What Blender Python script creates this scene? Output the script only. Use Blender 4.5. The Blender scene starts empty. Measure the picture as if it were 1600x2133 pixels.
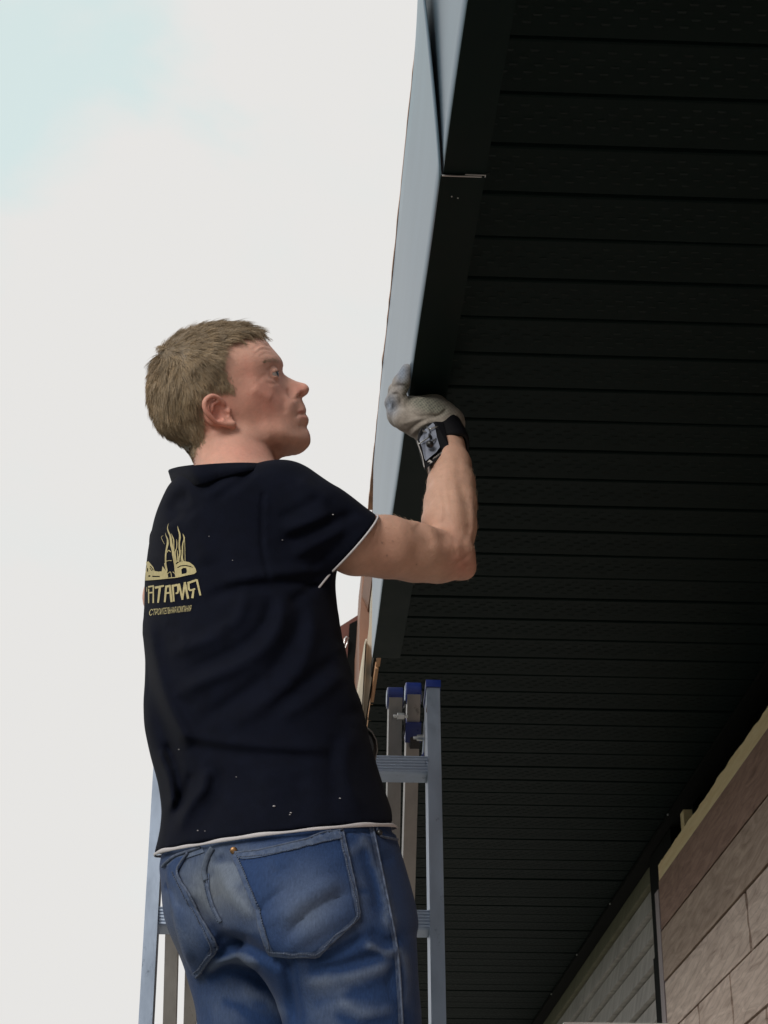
import bpy, bmesh, math, random
import numpy as np
from mathutils import Vector, Matrix
from mathutils.bvhtree import BVHTree
from mathutils.geometry import tessellate_polygon

scene = bpy.context.scene
COL = scene.collection
rng = np.random.default_rng(7)
random.seed(7)

# ------------------------------------------------------------------ camera
FPX, CX, CY = 4080.0, 800.0, 1066.5          # focal length and centre, in photograph pixels (1600 x 2133)
PITCH = math.atan((3000 - CY) / FPX)
YAW = math.atan((CX - 545) / math.hypot(FPX, 3000 - CY))
EYE = np.array([0.0, 0.0, 1.6])
_cp, _sp, _cy, _sy = math.cos(PITCH), math.sin(PITCH), math.cos(YAW), math.sin(YAW)
FWD = np.array([_sy * _cp, _cy * _cp, _sp]); RGT = np.array([_cy, -_sy, 0.0]); UPV = np.cross(RGT, FWD)
cam_data = bpy.data.cameras.new('camera')
cam_data.sensor_fit = 'HORIZONTAL'; cam_data.sensor_width = 36.0
cam_data.lens = 36.0 * FPX / 1600.0
cam_data.clip_start = 0.05; cam_data.clip_end = 2000
cam_data.dof.use_dof = True; cam_data.dof.focus_distance = 2.95; cam_data.dof.aperture_fstop = 38.0
cam = bpy.data.objects.new('camera', cam_data); COL.objects.link(cam)
cam.matrix_world = Matrix(((RGT[0], UPV[0], -FWD[0], EYE[0]), (RGT[1], UPV[1], -FWD[1], EYE[1]),
                           (RGT[2], UPV[2], -FWD[2], EYE[2]), (0, 0, 0, 1)))
scene.camera = cam

# ------------------------------------------------------------------ sky, sun, exposure
SUN_EL, SUN_AZ = math.radians(26), math.radians(-147)      # azimuth from +Y towards +X
world = bpy.data.worlds.new('World'); scene.world = world; world.use_nodes = True
nt = world.node_tree; nt.nodes.clear()
def _n(t, **kw):
    n = nt.nodes.new(t)
    for k, v in kw.items(): setattr(n, k, v)
    return n
def _l(a, b): nt.links.new(a, b)
sky = _n('ShaderNodeTexSky', sky_type='NISHITA', sun_disc=False, sun_elevation=SUN_EL, sun_rotation=SUN_AZ)
tc = _n('ShaderNodeTexCoord')
n1 = _n('ShaderNodeTexNoise'); n1.inputs['Scale'].default_value = 10.0; n1.inputs['Detail'].default_value = 7; n1.inputs['Roughness'].default_value = 0.5
n1.inputs['Distortion'].default_value = 0.25
mp = _n('ShaderNodeMapping'); mp.inputs['Scale'].default_value = (1.0, 1.0, 1.6); mp.inputs['Location'].default_value = (0.35, 0.1, 0.2)
_l(tc.outputs['Generated'], mp.inputs['Vector']); _l(mp.outputs['Vector'], n1.inputs['Vector'])
# an open patch of blue in the cloud cover, high on the left
_g = np.array([FPX * FWD + RGT * (10 - CX) - UPV * (110 - CY)])[0]; _g /= np.linalg.norm(_g)
dv = _n('ShaderNodeVectorMath', operation='DISTANCE'); dv.inputs[1].default_value = tuple(_g)
_l(tc.outputs['Generated'], dv.inputs[0])
ma = _n('ShaderNodeMath', operation='MULTIPLY_ADD'); ma.inputs[1].default_value = 0.26; ma.inputs[2].default_value = -0.13
_l(n1.outputs['Fac'], ma.inputs[0])
ad = _n('ShaderNodeMath', operation='ADD'); _l(dv.outputs['Value'], ad.inputs[0]); _l(ma.outputs[0], ad.inputs[1])
mr = _n('ShaderNodeMapRange', interpolation_type='SMOOTHSTEP'); mr.inputs['From Min'].default_value = 0.035; mr.inputs['From Max'].default_value = 0.115
_l(ad.outputs[0], mr.inputs['Value'])
# thickness of the cloud sheet elsewhere
mr2 = _n('ShaderNodeMapRange', interpolation_type='SMOOTHSTEP'); mr2.inputs['From Min'].default_value = 0.28; mr2.inputs['From Max'].default_value = 0.5
mr2.inputs['To Min'].default_value = 0.82
_l(n1.outputs['Fac'], mr2.inputs['Value'])
cov = _n('ShaderNodeMath', operation='MULTIPLY'); _l(mr.outputs[0], cov.inputs[0]); _l(mr2.outputs[0], cov.inputs[1])
gap = _n('ShaderNodeVectorMath', operation='MULTIPLY_ADD'); gap.inputs[1].default_value = (0.03, 0.03, 0.03); gap.inputs[2].default_value = (0.50, 0.575, 0.542)
_l(sky.outputs['Color'], gap.inputs[0])
mix = _n('ShaderNodeMix', data_type='RGBA')
mix.inputs['B'].default_value = (0.632, 0.624, 0.611, 1)
_l(cov.outputs[0], mix.inputs['Factor']); _l(gap.outputs[0], mix.inputs['A'])
bg = _n('ShaderNodeBackground'); bg.inputs['Strength'].default_value = 1.0
_l(mix.outputs['Result'], bg.inputs['Color'])
wo = _n('ShaderNodeOutputWorld'); _l(bg.outputs[0], wo.inputs['Surface'])

sun = bpy.data.lights.new('sun', 'SUN'); sun.energy = 1.5; sun.angle = math.radians(22); sun.color = (1.0, 0.95, 0.88)
sun_o = bpy.data.objects.new('sun', sun); COL.objects.link(sun_o)
_d = Vector((math.sin(SUN_AZ) * math.cos(SUN_EL), math.cos(SUN_AZ) * math.cos(SUN_EL), math.sin(SUN_EL)))
sun_o.rotation_euler = _d.to_track_quat('Z', 'Y').to_euler()
sun_o.location = (0, 0, 12)
vs = scene.view_settings
vs.view_transform = 'Standard'; vs.look = 'None'; vs.exposure = 0.34; vs.gamma = 1.0; vs.use_curve_mapping = False

# ------------------------------------------------------------------ projection helpers
def P(x, y, Y):
    """world point at distance Y along the street that shows at photograph pixel (x, y)"""
    d = FWD * FPX + RGT * (x - CX) - UPV * (y - CY)
    return EYE + d * (Y / d[1])
def pxm(p):
    """photograph pixels per metre at a world point"""
    return FPX / float((np.asarray(p) - EYE) @ FWD)
def proj(A):
    Q = A - EYE.astype(A.dtype)
    z = Q @ FWD.astype(A.dtype)
    return CX + FPX * (Q @ RGT.astype(A.dtype)) / z, CY - FPX * (Q @ UPV.astype(A.dtype)) / z, z
def viewdir(p):
    d = np.asarray(p, float) - EYE
    return d / np.linalg.norm(d)

# ------------------------------------------------------------------ mesh helpers
def link(o, parent=None):
    COL.objects.link(o)
    if parent is not None: o.parent = parent
    return o
def mk(name, verts, faces, mat, parent=None, smooth=False):
    me = bpy.data.meshes.new(name)
    v = np.asarray(verts, dtype=np.float32).reshape(-1, 3)
    if isinstance(faces, np.ndarray) and faces.ndim == 2:
        k = faces.shape[1]
        me.vertices.add(len(v)); me.vertices.foreach_set('co', v.ravel())
        me.loops.add(faces.size); me.loops.foreach_set('vertex_index', faces.astype(np.int32).ravel())
        me.polygons.add(len(faces))
        me.polygons.foreach_set('loop_start', np.arange(0, faces.size, k, dtype=np.int32))
        me.update(calc_edges=True)
    else:
        me.from_pydata([tuple(map(float, p)) for p in v], [], [tuple(int(i) for i in f) for f in faces]); me.update()
    if smooth: me.polygons.foreach_set('use_smooth', np.ones(len(me.polygons), dtype=bool))
    if mat: me.materials.append(mat)
    return link(bpy.data.objects.new(name, me), parent)
def bm_obj(name, bm, mat, parent=None, smooth=False, bevel=0.0, seg=1):
    if bevel > 0:
        bmesh.ops.bevel(bm, geom=[e for e in bm.edges if e.calc_face_angle(0) > 0.5], offset=bevel, segments=seg, affect='EDGES', profile=0.6)
    bmesh.ops.recalc_face_normals(bm, faces=bm.faces)
    me = bpy.data.meshes.new(name); bm.to_mesh(me); bm.free()
    if smooth: me.polygons.foreach_set('use_smooth', np.ones(len(me.polygons), dtype=bool))
    if mat: me.materials.append(mat)
    return link(bpy.data.objects.new(name, me), parent)
def add_box(bm, c, s, M=None):
    vs_ = []
    for i in (-1, 1):
        for j in (-1, 1):
            for k in (-1, 1):
                p = Vector((i * s[0] / 2, j * s[1] / 2, k * s[2] / 2))
                if M is not None: p = M @ p
                vs_.append(bm.verts.new(p + Vector(c)))
    for f in ((0, 1, 3, 2), (4, 6, 7, 5), (0, 4, 5, 1), (2, 3, 7, 6), (0, 2, 6, 4), (1, 5, 7, 3)):
        bm.faces.new([vs_[i] for i in f])
def box(name, lo, hi, mat, parent=None, bevel=0.0):
    bm = bmesh.new()
    add_box(bm, [(a + b) / 2 for a, b in zip(lo, hi)], [abs(b - a) for a, b in zip(lo, hi)])
    return bm_obj(name, bm, mat, parent, bevel=bevel)
def add_beam(bm, A, B, wx, wy, side=(1, 0, 0)):
    """rectangular bar from A to B; wx across along `side`, wy across the third way"""
    A, B = Vector(A), Vector(B); t = (B - A).normalized()
    s = Vector(side); s = (s - t * s.dot(t)).normalized(); n = t.cross(s)
    M = Matrix((s, n, t)).transposed()
    add_box(bm, (A + B) / 2, (wx, wy, (B - A).length), M)
def tube(pts, rad, n=8, cap=True, flat=1.0, upv=None):
    """swept tube as verts, faces; rad scalar or list; flat squashes it along upv"""
    pts = np.asarray(pts, float); m = len(pts)
    rad = np.broadcast_to(np.asarray(rad, float), (m,))
    T = np.gradient(pts, axis=0); T /= np.linalg.norm(T, axis=1)[:, None] + 1e-12
    ref = np.array([0.13, 0.2, 1.0]) if upv is None else np.asarray(upv, float)
    V = []; F = []
    for i in range(m):
        r_ = ref - T[i] * (ref @ T[i]); r_ /= np.linalg.norm(r_) + 1e-9
        b = np.cross(T[i], r_)
        for k in range(n):
            a = 2 * math.pi * k / n
            V.append(pts[i] + rad[i] * (math.cos(a) * b + math.sin(a) * flat * r_))
    for i in range(m - 1):
        for k in range(n):
            F.append((i * n + k, i * n + (k + 1) % n, (i + 1) * n + (k + 1) % n, (i + 1) * n + k))
    if cap:
        F.append(tuple(range(n))[::-1]); F.append(tuple(range((m - 1) * n, m * n)))
    return V, F
def catmull(pts, n=8, closed=False):
    pts = np.asarray(pts, float); out = []
    m = len(pts)
    for i in range(m if closed else m - 1):
        if closed: p0, p1, p2, p3 = (pts[(i + k - 1) % m] for k in range(4))
        else: p0, p1, p2, p3 = pts[max(i - 1, 0)], pts[i], pts[i + 1], pts[min(i + 2, m - 1)]
        for k in range(n):
            t = k / n
            out.append(0.5 * (2 * p1 + (p2 - p0) * t + (2 * p0 - 5 * p1 + 4 * p2 - p3) * t * t + (3 * p1 - p0 - 3 * p2 + p3) * t ** 3))
    if not closed: out.append(pts[-1])
    return np.array(out)
def empty(name, loc=(0, 0, 0)):
    o = bpy.data.objects.new(name, None); o.location = loc; o.empty_display_size = 0.1
    COL.objects.link(o); return o
def tag(o, label=None, cat=None, group=None, kind=None):
    if label: o['label'] = label
    if cat: o['category'] = cat
    if group: o['group'] = group
    if kind: o['kind'] = kind
    return o

# ------------------------------------------------------------------ materials
def mat(name, col, rough=0.6, metal=0.0, spec=0.5, var=0.0, vscale=20.0, bump=0.0, bscale=200.0, coord='Object', stretch=(1, 1, 1),
        col2=None, sheen=0.0, sss=0.0, coat=0.0, attr=None, detail=5.0, rvar=0.0):
    m = bpy.data.materials.new(name); m.use_nodes = True
    t = m.node_tree; b = t.nodes['Principled BSDF']
    b.inputs['Base Color'].default_value = (*col, 1); b.inputs['Roughness'].default_value = rough
    b.inputs['Metallic'].default_value = metal; b.inputs['Specular IOR Level'].default_value = spec
    if sheen: b.inputs['Sheen Weight'].default_value = sheen; b.inputs['Sheen Roughness'].default_value = 0.4
    if coat: b.inputs['Coat Weight'].default_value = coat; b.inputs['Coat Roughness'].default_value = 0.12
    if sss:
        b.inputs['Subsurface Weight'].default_value = sss; b.inputs['Subsurface Radius'].default_value = (1.0, 0.35, 0.2)
        b.inputs['Subsurface Scale'].default_value = 0.006
    co = t.nodes.new('ShaderNodeTexCoord'); mpn = t.nodes.new('ShaderNodeMapping'); mpn.inputs['Scale'].default_value = stretch
    t.links.new(co.outputs[coord], mpn.inputs['Vector'])
    last = None
    if attr:
        a = t.nodes.new('ShaderNodeAttribute'); a.attribute_name = attr; last = a.outputs['Color']
    if var or col2:
        n = t.nodes.new('ShaderNodeTexNoise'); n.inputs['Scale'].default_value = vscale; n.inputs['Detail'].default_value = detail
        n.inputs['Roughness'].default_value = 0.65
        t.links.new(mpn.outputs[0], n.inputs['Vector'])
        if col2:
            r = t.nodes.new('ShaderNodeValToRGB'); r.color_ramp.elements[0].position = 0.35; r.color_ramp.elements[1].position = 0.68
            r.color_ramp.elements[0].color = (*col, 1); r.color_ramp.elements[1].color = (*col2, 1)
            t.links.new(n.outputs['Fac'], r.inputs['Fac']); last = r.outputs['Color']
        else:
            mm = t.nodes.new('ShaderNodeMapRange'); mm.inputs['From Min'].default_value = 0.25; mm.inputs['From Max'].default_value = 0.75
            mm.inputs['To Min'].default_value = 1 - var; mm.inputs['To Max'].default_value = 1 + var
            t.links.new(n.outputs['Fac'], mm.inputs['Value'])
            vm = t.nodes.new('ShaderNodeVectorMath'); vm.operation = 'MULTIPLY'
            if last is not None: t.links.new(last, vm.inputs[0])
            else: vm.inputs[0].default_value = col
            t.links.new(mm.outputs[0], vm.inputs[1]); last = vm.outputs[0]
        if rvar:
            rr = t.nodes.new('ShaderNodeMapRange'); rr.inputs['From Min'].default_value = 0.3; rr.inputs['From Max'].default_value = 0.7
            rr.inputs['To Min'].default_value = max(0.05, rough - rvar); rr.inputs['To Max'].default_value = min(1, rough + rvar)
            t.links.new(n.outputs['Fac'], rr.inputs['Value']); t.links.new(rr.outputs[0], b.inputs['Roughness'])
    if last is not None: t.links.new(last, b.inputs['Base Color'])
    if bump:
        n2 = t.nodes.new('ShaderNodeTexNoise'); n2.inputs['Scale'].default_value = bscale; n2.inputs['Detail'].default_value = 3
        t.links.new(mpn.outputs[0], n2.inputs['Vector'])
        bu = t.nodes.new('ShaderNodeBump'); bu.inputs['Strength'].default_value = bump; bu.inputs['Distance'].default_value = 0.002
        t.links.new(n2.outputs['Fac'], bu.inputs['Height']); t.links.new(bu.outputs['Normal'], b.inputs['Normal'])
    return m
M = {}
M['ground'] = mat('ground', (0.055, 0.070, 0.042), 0.95, var=0.35, vscale=3, bump=0.6, bscale=30, col2=(0.09, 0.105, 0.07))
M['paving'] = mat('paving', (0.44, 0.425, 0.40), 0.9, var=0.2, vscale=2, bump=0.3, bscale=60)
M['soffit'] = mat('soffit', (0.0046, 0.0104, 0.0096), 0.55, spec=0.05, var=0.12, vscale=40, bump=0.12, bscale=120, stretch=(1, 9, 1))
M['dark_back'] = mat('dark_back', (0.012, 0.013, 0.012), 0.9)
M['soffit_slit'] = mat('soffit_slit', (0.0085, 0.0145, 0.0138), 0.42, spec=0.12, var=0.8, vscale=7)  # vent lips lighter than the strip, caught light put into the colour
M['fascia'] = mat('fascia', (0.155, 0.225, 0.29), 0.30, spec=0.75, metal=0.5, var=0.08, vscale=6, stretch=(1, 0.3, 6), bump=0.015, bscale=500)
M['fascia_under'] = mat('fascia_under', (0.0055, 0.0125, 0.0115), 0.45, spec=0.05, var=0.15, vscale=9, rvar=0.06)  # darker copy of the fascia sheet, shade underneath put into its colour
M['roof_edge'] = mat('roof_edge', (0.50, 0.32, 0.24), 0.7, var=0.3, vscale=30)
M['roof_brown'] = mat('roof_brown', (0.24, 0.12, 0.075), 0.55, var=0.25, vscale=8, stretch=(1, 0.5, 1), bump=0.2, bscale=90)
M['rust'] = mat('rust', (0.10, 0.025, 0.015), 0.6, var=0.2, vscale=15)
M['wood_pale'] = mat('wood_pale', (0.74, 0.56, 0.29), 0.7, var=0.18, vscale=14, stretch=(6, 0.5, 6), bump=0.2, bscale=60, col2=(0.84, 0.68, 0.42))
M['wood_orange'] = mat('wood_orange', (0.42, 0.20, 0.09), 0.7, var=0.25, vscale=14, stretch=(6, 0.5, 6), bump=0.3, bscale=60, col2=(0.55, 0.33, 0.18))
M['cream'] = mat('cream', (0.48, 0.44, 0.36), 0.7, var=0.1, vscale=12)
M['white_metal'] = mat('white_metal', (0.62, 0.60, 0.60), 0.4, var=0.04, vscale=8)
M['grey_board'] = mat('grey_board', (0.35, 0.33, 0.315), 0.8, col2=(0.52, 0.495, 0.475), vscale=6, stretch=(1, 5, 1.2), bump=0.35, bscale=70, detail=8)
M['olive_board'] = mat('olive_board', (0.145, 0.138, 0.088), 0.8, col2=(0.20, 0.19, 0.125), vscale=6, stretch=(1, 5, 1.2), bump=0.3, bscale=70)
M['black_trim'] = mat('black_trim', (0.005, 0.0055, 0.0055), 0.8, spec=0.1)  # near-black trim, also boards that stand in for a shaded gap
M['alu'] = mat('alu', (0.34, 0.405, 0.51), 0.38, metal=0.8, var=0.22, vscale=9, stretch=(1, 1, 0.25), rvar=0.12, bump=0.04, bscale=260)
M['alu_dull'] = mat('alu_dull', (0.30, 0.29, 0.28), 0.5, metal=0.7, var=0.3, vscale=11, stretch=(1, 1, 0.3), rvar=0.12, bump=0.05, bscale=260)
M['blue_plastic'] = mat('blue_plastic', (0.006, 0.022, 0.16), 0.35, spec=0.5, var=0.25, vscale=30, rvar=0.1)
M['black_plastic'] = mat('black_plastic', (0.010, 0.010, 0.011), 0.38, var=0.1, vscale=40)
M['zinc'] = mat('zinc', (0.55, 0.56, 0.56), 0.3, metal=0.9)
M['skin'] = mat('skin', (0.45, 0.26, 0.19), 0.58, spec=0.3, var=0.07, vscale=60, bump=0.22, bscale=300, sss=0.12, attr='tint')
M['hair'] = mat('hair', (0.13, 0.10, 0.065), 0.5, spec=0.35, attr='tint')
M['eye_white'] = mat('eye_white', (0.50, 0.46, 0.43), 0.2, attr='tint')
M['shirt'] = mat('shirt', (0.0030, 0.0042, 0.0105), 0.9, spec=0.10, var=0.25, vscale=45, bump=0.35, bscale=700, sheen=0.014)
M['white_trim'] = mat('white_trim', (0.50, 0.48, 0.50), 0.8, var=0.1, vscale=30, bump=0.2, bscale=600)
M['print'] = mat('print', (0.42, 0.36, 0.18), 0.7, var=0.2, vscale=160)
M['denim'] = mat('denim', (0.05, 0.09, 0.18), 0.85, spec=0.2, var=0.24, vscale=420, stretch=(1, 1, 0.3), bump=0.4, bscale=700, attr='tint', sheen=0.05)
M['stitch'] = mat('stitch', (0.070, 0.092, 0.145), 0.85, var=0.6, vscale=140, bump=0.4, bscale=500)
M['copper'] = mat('copper', (0.30, 0.17, 0.08), 0.4, metal=0.9)
M['glove'] = mat('glove', (0.33, 0.29, 0.25), 0.9, var=0.16, vscale=110, bump=0.5, bscale=900, attr='tint', sheen=0.1)
M['band'] = mat('band', (0.004, 0.004, 0.006), 0.6, spec=0.2, bump=0.15, bscale=900)
M['band_plate'] = mat('band_plate', (0.20, 0.22, 0.28), 0.42, metal=0.3, var=0.06, vscale=40)
M['band_text'] = mat('band_text', (0.45, 0.42, 0.40), 0.6)
M['shoe'] = mat('shoe', (0.03, 0.03, 0.03), 0.6)
M['rubber'] = mat('rubber', (0.015, 0.015, 0.015), 0.7)

# scuffs and dark knocks over the ladder's metal
for _k in ('alu', 'alu_dull'):
    t_ = M[_k].node_tree; b_ = t_.nodes['Principled BSDF']; src = b_.inputs['Base Color'].links[0].from_socket
    co_ = t_.nodes.new('ShaderNodeTexCoord'); m_ = t_.nodes.new('ShaderNodeMapping'); m_.inputs['Scale'].default_value = (1, 1, 0.45)
    n_ = t_.nodes.new('ShaderNodeTexNoise'); n_.inputs['Scale'].default_value = 55; n_.inputs['Detail'].default_value = 6; n_.inputs['Roughness'].default_value = 0.7
    t_.links.new(co_.outputs['Object'], m_.inputs['Vector']); t_.links.new(m_.outputs[0], n_.inputs['Vector'])
    r_ = t_.nodes.new('ShaderNodeMapRange'); r_.inputs['From Min'].default_value = 0.62; r_.inputs['From Max'].default_value = 0.74; r_.inputs['To Min'].default_value = 1.0; r_.inputs['To Max'].default_value = 0.30
    t_.links.new(n_.outputs['Fac'], r_.inputs['Value'])
    v_ = t_.nodes.new('ShaderNodeVectorMath'); v_.operation = 'MULTIPLY'; t_.links.new(src, v_.inputs[0]); t_.links.new(r_.outputs[0], v_.inputs[1]); t_.links.new(v_.outputs[0], b_.inputs['Base Color'])
# brown wood-look boards: grain runs along the board, with darker streaks and knots
def board_mat(name, c1, c2, seed):
    m = bpy.data.materials.new(name); m.use_nodes = True
    t = m.node_tree; b = t.nodes['Principled BSDF']; b.inputs['Roughness'].default_value = 0.62; b.inputs['Specular IOR Level'].default_value = 0.3
    co = t.nodes.new('ShaderNodeTexCoord'); mpn = t.nodes.new('ShaderNodeMapping')
    mpn.inputs['Scale'].default_value = (1, 1.2, 7); mpn.inputs['Location'].default_value = (seed * 1.7, seed * 0.9, seed * 0.4)
    t.links.new(co.outputs['Object'], mpn.inputs['Vector'])
    w = t.nodes.new('ShaderNodeTexNoise'); w.inputs['Scale'].default_value = 4.5; w.inputs['Detail'].default_value = 9; w.inputs['Roughness'].default_value = 0.6; w.inputs['Distortion'].default_value = 1.6
    t.links.new(mpn.outputs[0], w.inputs['Vector'])
    r = t.nodes.new('ShaderNodeValToRGB'); r.color_ramp.elements[0].position = 0.32; r.color_ramp.elements[1].position = 0.66
    r.color_ramp.elements[0].color = (c1[0] * 0.8, c1[1] * 0.78, c1[2] * 0.77, 1); r.color_ramp.elements[1].color = (*c2, 1)
    e = r.color_ramp.elements.new(0.26); e.color = (c1[0] * 0.55, c1[1] * 0.5, c1[2] * 0.5, 1)
    t.links.new(w.outputs['Fac'], r.inputs['Fac'])
    # fine cathedral lines
    wv = t.nodes.new('ShaderNodeTexWave'); wv.wave_type = 'RINGS'; wv.inputs['Scale'].default_value = 2.2; wv.inputs['Distortion'].default_value = 7; wv.inputs['Detail'].default_value = 3; wv.inputs['Detail Scale'].default_value = 1.4
    mp3 = t.nodes.new('ShaderNodeMapping'); mp3.inputs['Scale'].default_value = (1, 2.0, 9); mp3.inputs['Location'].default_value = (0, seed * 2.3, seed)
    t.links.new(co.outputs['Object'], mp3.inputs['Vector']); t.links.new(mp3.outputs[0], wv.inputs['Vector'])
    th = t.nodes.new('ShaderNodeMapRange'); th.inputs['From Min'].default_value = 0.0; th.inputs['From Max'].default_value = 0.10
    th.inputs['To Min'].default_value = 0.80; th.inputs['To Max'].default_value = 1.0
    t.links.new(wv.outputs['Fac'], th.inputs['Value'])
    vm = t.nodes.new('ShaderNodeVectorMath'); vm.operation = 'MULTIPLY'
    t.links.new(r.outputs['Color'], vm.inputs[0]); t.links.new(th.outputs[0], vm.inputs[1])
    t.links.new(vm.outputs[0], b.inputs['Base Color'])
    bu = t.nodes.new('ShaderNodeBump'); bu.inputs['Strength'].default_value = 0.5; bu.inputs['Distance'].default_value = 0.004
    t.links.new(w.outputs['Fac'], bu.inputs['Height']); t.links.new(bu.outputs['Normal'], b.inputs['Normal'])
    return m
BROWN = [board_mat('brown_board_dark', (0.25, 0.14, 0.10), (0.33, 0.20, 0.15), 1.0),
         board_mat('brown_board_mid', (0.34, 0.24, 0.18), (0.45, 0.335, 0.265), 2.0),
         board_mat('brown_board_pale', (0.52, 0.40, 0.335), (0.68, 0.55, 0.475), 3.0),
         board_mat('brown_board_sand', (0.50, 0.38, 0.30), (0.64, 0.51, 0.42), 4.0)]

# ================================================================== THE SETTING
Z0 = 1.6                                      # camera height; soffit underside is 1.5 above it
ZS = Z0 + 1.5
g = mk('ground', [(-300, -300, 0), (300, -300, 0), (300, 300, 0), (-300, 300, 0)], [(0, 1, 2, 3)], M['ground'])
tag(g, kind='structure')

pv = mk('paving', [(-1.2, -30, 0.02), (1.0, -30, 0.02), (1.0, 40, 0.02), (-1.2, 40, 0.02), (-1.2, -30, -0.05), (-1.2, 40, -0.05)], [(0, 1, 2, 3), (0, 3, 5, 4)], M['paving'])  # unseen pale strip added to bounce light up onto walls and man
tag(pv, kind='structure')
house = empty('house', (1.0, 5.0, 0))
tag(house, 'house with dark ribbed soffit, grey metal fascia and half-clad brown and grey walls', 'house')
def hp(o):                                    # keep world placement while parenting to the house
    o.parent = house; o.matrix_parent_inverse = Matrix.Translation((-1.0, -5.0, 0)); return o

# ---- soffit: a dark deck carrying one ribbed vinyl strip after another
RIB = 0.1063; Y_FIRST = 1.845 - 3 * RIB; NRIB = 82; XA, XB = 0.206, 1.045
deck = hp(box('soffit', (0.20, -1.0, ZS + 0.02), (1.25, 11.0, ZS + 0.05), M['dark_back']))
bm = bmesh.new()
# strip profile along Y: small lip, flat face, then the recessed joint
prof = [(0.0, 0.007), (0.0015, 0.0015), (0.004, 0.0), (0.046, 0.0008), (0.0985, 0.0), (0.1005, 0.002), (0.1015, 0.007), (RIB, 0.007)]
a_, b_ = [], []
for (yy, zz) in prof:
    a_.append(bm.verts.new((XA, yy, zz))); b_.append(bm.verts.new((XB, yy, zz)))
for i in range(len(prof) - 1): bm.faces.new((a_[i], a_[i + 1], b_[i + 1], b_[i]))
# lance vents: small slits whose lower lip is pushed down, five staggered rows
for r in range(5):
    yy = 0.020 + r * 0.0135
    off = (r % 2) * 0.0155 + (r * 0.004)
    x = XA + 0.012 + off
    while x < XB - 0.02:
        L = 0.0125
        q = [(x, yy - 0.0008, 0.0003), (x + L, yy - 0.0008, 0.0003), (x + L * 0.85, yy + 0.0016, -0.0008), (x + L * 0.15, yy + 0.0016, -0.0008)]
        q2 = [(x, yy + 0.0030, 0.0003), (x + L, yy + 0.0030, 0.0003)]
        v = [bm.verts.new(p) for p in q + q2]
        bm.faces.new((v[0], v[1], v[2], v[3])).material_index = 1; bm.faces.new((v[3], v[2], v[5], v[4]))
        x += 0.031
bmesh.ops.recalc_face_normals(bm, faces=bm.faces)
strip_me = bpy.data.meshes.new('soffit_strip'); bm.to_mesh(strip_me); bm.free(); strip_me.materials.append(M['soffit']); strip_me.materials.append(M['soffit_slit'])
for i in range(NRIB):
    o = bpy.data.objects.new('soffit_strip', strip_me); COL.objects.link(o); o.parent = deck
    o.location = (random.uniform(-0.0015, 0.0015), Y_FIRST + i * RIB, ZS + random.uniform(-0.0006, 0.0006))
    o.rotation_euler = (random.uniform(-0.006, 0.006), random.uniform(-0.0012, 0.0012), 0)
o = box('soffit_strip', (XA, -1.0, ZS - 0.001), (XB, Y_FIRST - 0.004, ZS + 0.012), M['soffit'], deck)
# wall-side edge trim of the soffit, with little screw glints
tr = box('edge_trim', (1.030, -1.0, ZS - 0.014), (1.075, 11.0, ZS - 0.004), M['black_trim'], deck)
for yy in (4.95, 5.9, 6.6, 7.25):
    bmt = bmesh.new(); bmesh.ops.create_uvsphere(bmt, u_segments=8, v_segments=5, radius=0.003, matrix=Matrix.Translation((1.028, yy, ZS - 0.012)))
    bm_obj('screw_head', bmt, M['zinc'], tr, smooth=True)

# ---- fascia: folded sheet metal, two lengths that overlap at a joint
def fsec(Y):
    """bottom edge x, top edge x, top z of the fascia face at Y (it bows a little)"""
    u = min(max((Y - 1.6) / 2.6, 0), 1)
    return 0.197, 0.1655 + 0.013 * u, ZS + 0.22
def fascia_piece(name, y0, y1, off, slant=0.0, flare=0.0, n=60, drop=0.0):
    V = []; F = []; NT = 9
    for i in range(n + 1):
        u = i / n
        for k in range(NT + 1):
            t = k / NT
            ys = y0 - slant * t ** 0.8
            Y = ys + (y1 - ys) * u
            xb, xt, zt = fsec(Y)
            cut = float(np.interp(Y, [3.40, 3.56, 3.74, 3.86], [1.0, 0.72, 0.28, 0.04]))     # far end is trimmed off at a slant
            xt = xb + (xt - xb) * cut; zt = ZS + (zt - ZS) * cut
            fl = flare * max(0, 1 - (Y - ys) / 0.35) ** 2 * t
            wob = 0.0007 * math.sin(Y * 9.0 + t * 2.0)
            V.append((xb + (xt - xb) * t - off - fl + wob, Y, ZS - 0.006 - drop + (zt - ZS + 0.006) * t))
        V.append((0.2515, y0 + (y1 - y0) * u, ZS - 0.006 - drop)); V.append((0.2515, y0 + (y1 - y0) * u, ZS + 0.004))
    K = NT + 3
    for i in range(n):
        for k in range(NT): F.append((i * K + k, i * K + k + 1, (i + 1) * K + k + 1, (i + 1) * K + k))
        F.append((i * K, (i + 1) * K, (i + 1) * K + NT + 1, i * K + NT + 1))
        F.append((i * K + NT + 1, (i + 1) * K + NT + 1, (i + 1) * K + NT + 2, i * K + NT + 2))
    o = hp(mk(name, V, F, M['fascia'], None))
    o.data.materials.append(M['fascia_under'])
    me = o.data
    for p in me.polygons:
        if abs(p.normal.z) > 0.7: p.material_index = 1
    sm = np.array([abs(p.normal.z) < 0.7 for p in me.polygons]); me.polygons.foreach_set('use_smooth', sm)
    md = o.modifiers.new('thickness', 'SOLIDIFY'); md.thickness = 0.0012; md.offset = 0
    return o
f1 = fascia_piece('fascia_trim', -1.0, 2.135, 0.0)
f2 = fascia_piece('fascia_trim', 2.113, 3.86, 0.0032, slant=0.175, flare=0.010, drop=0.0025)
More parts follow.
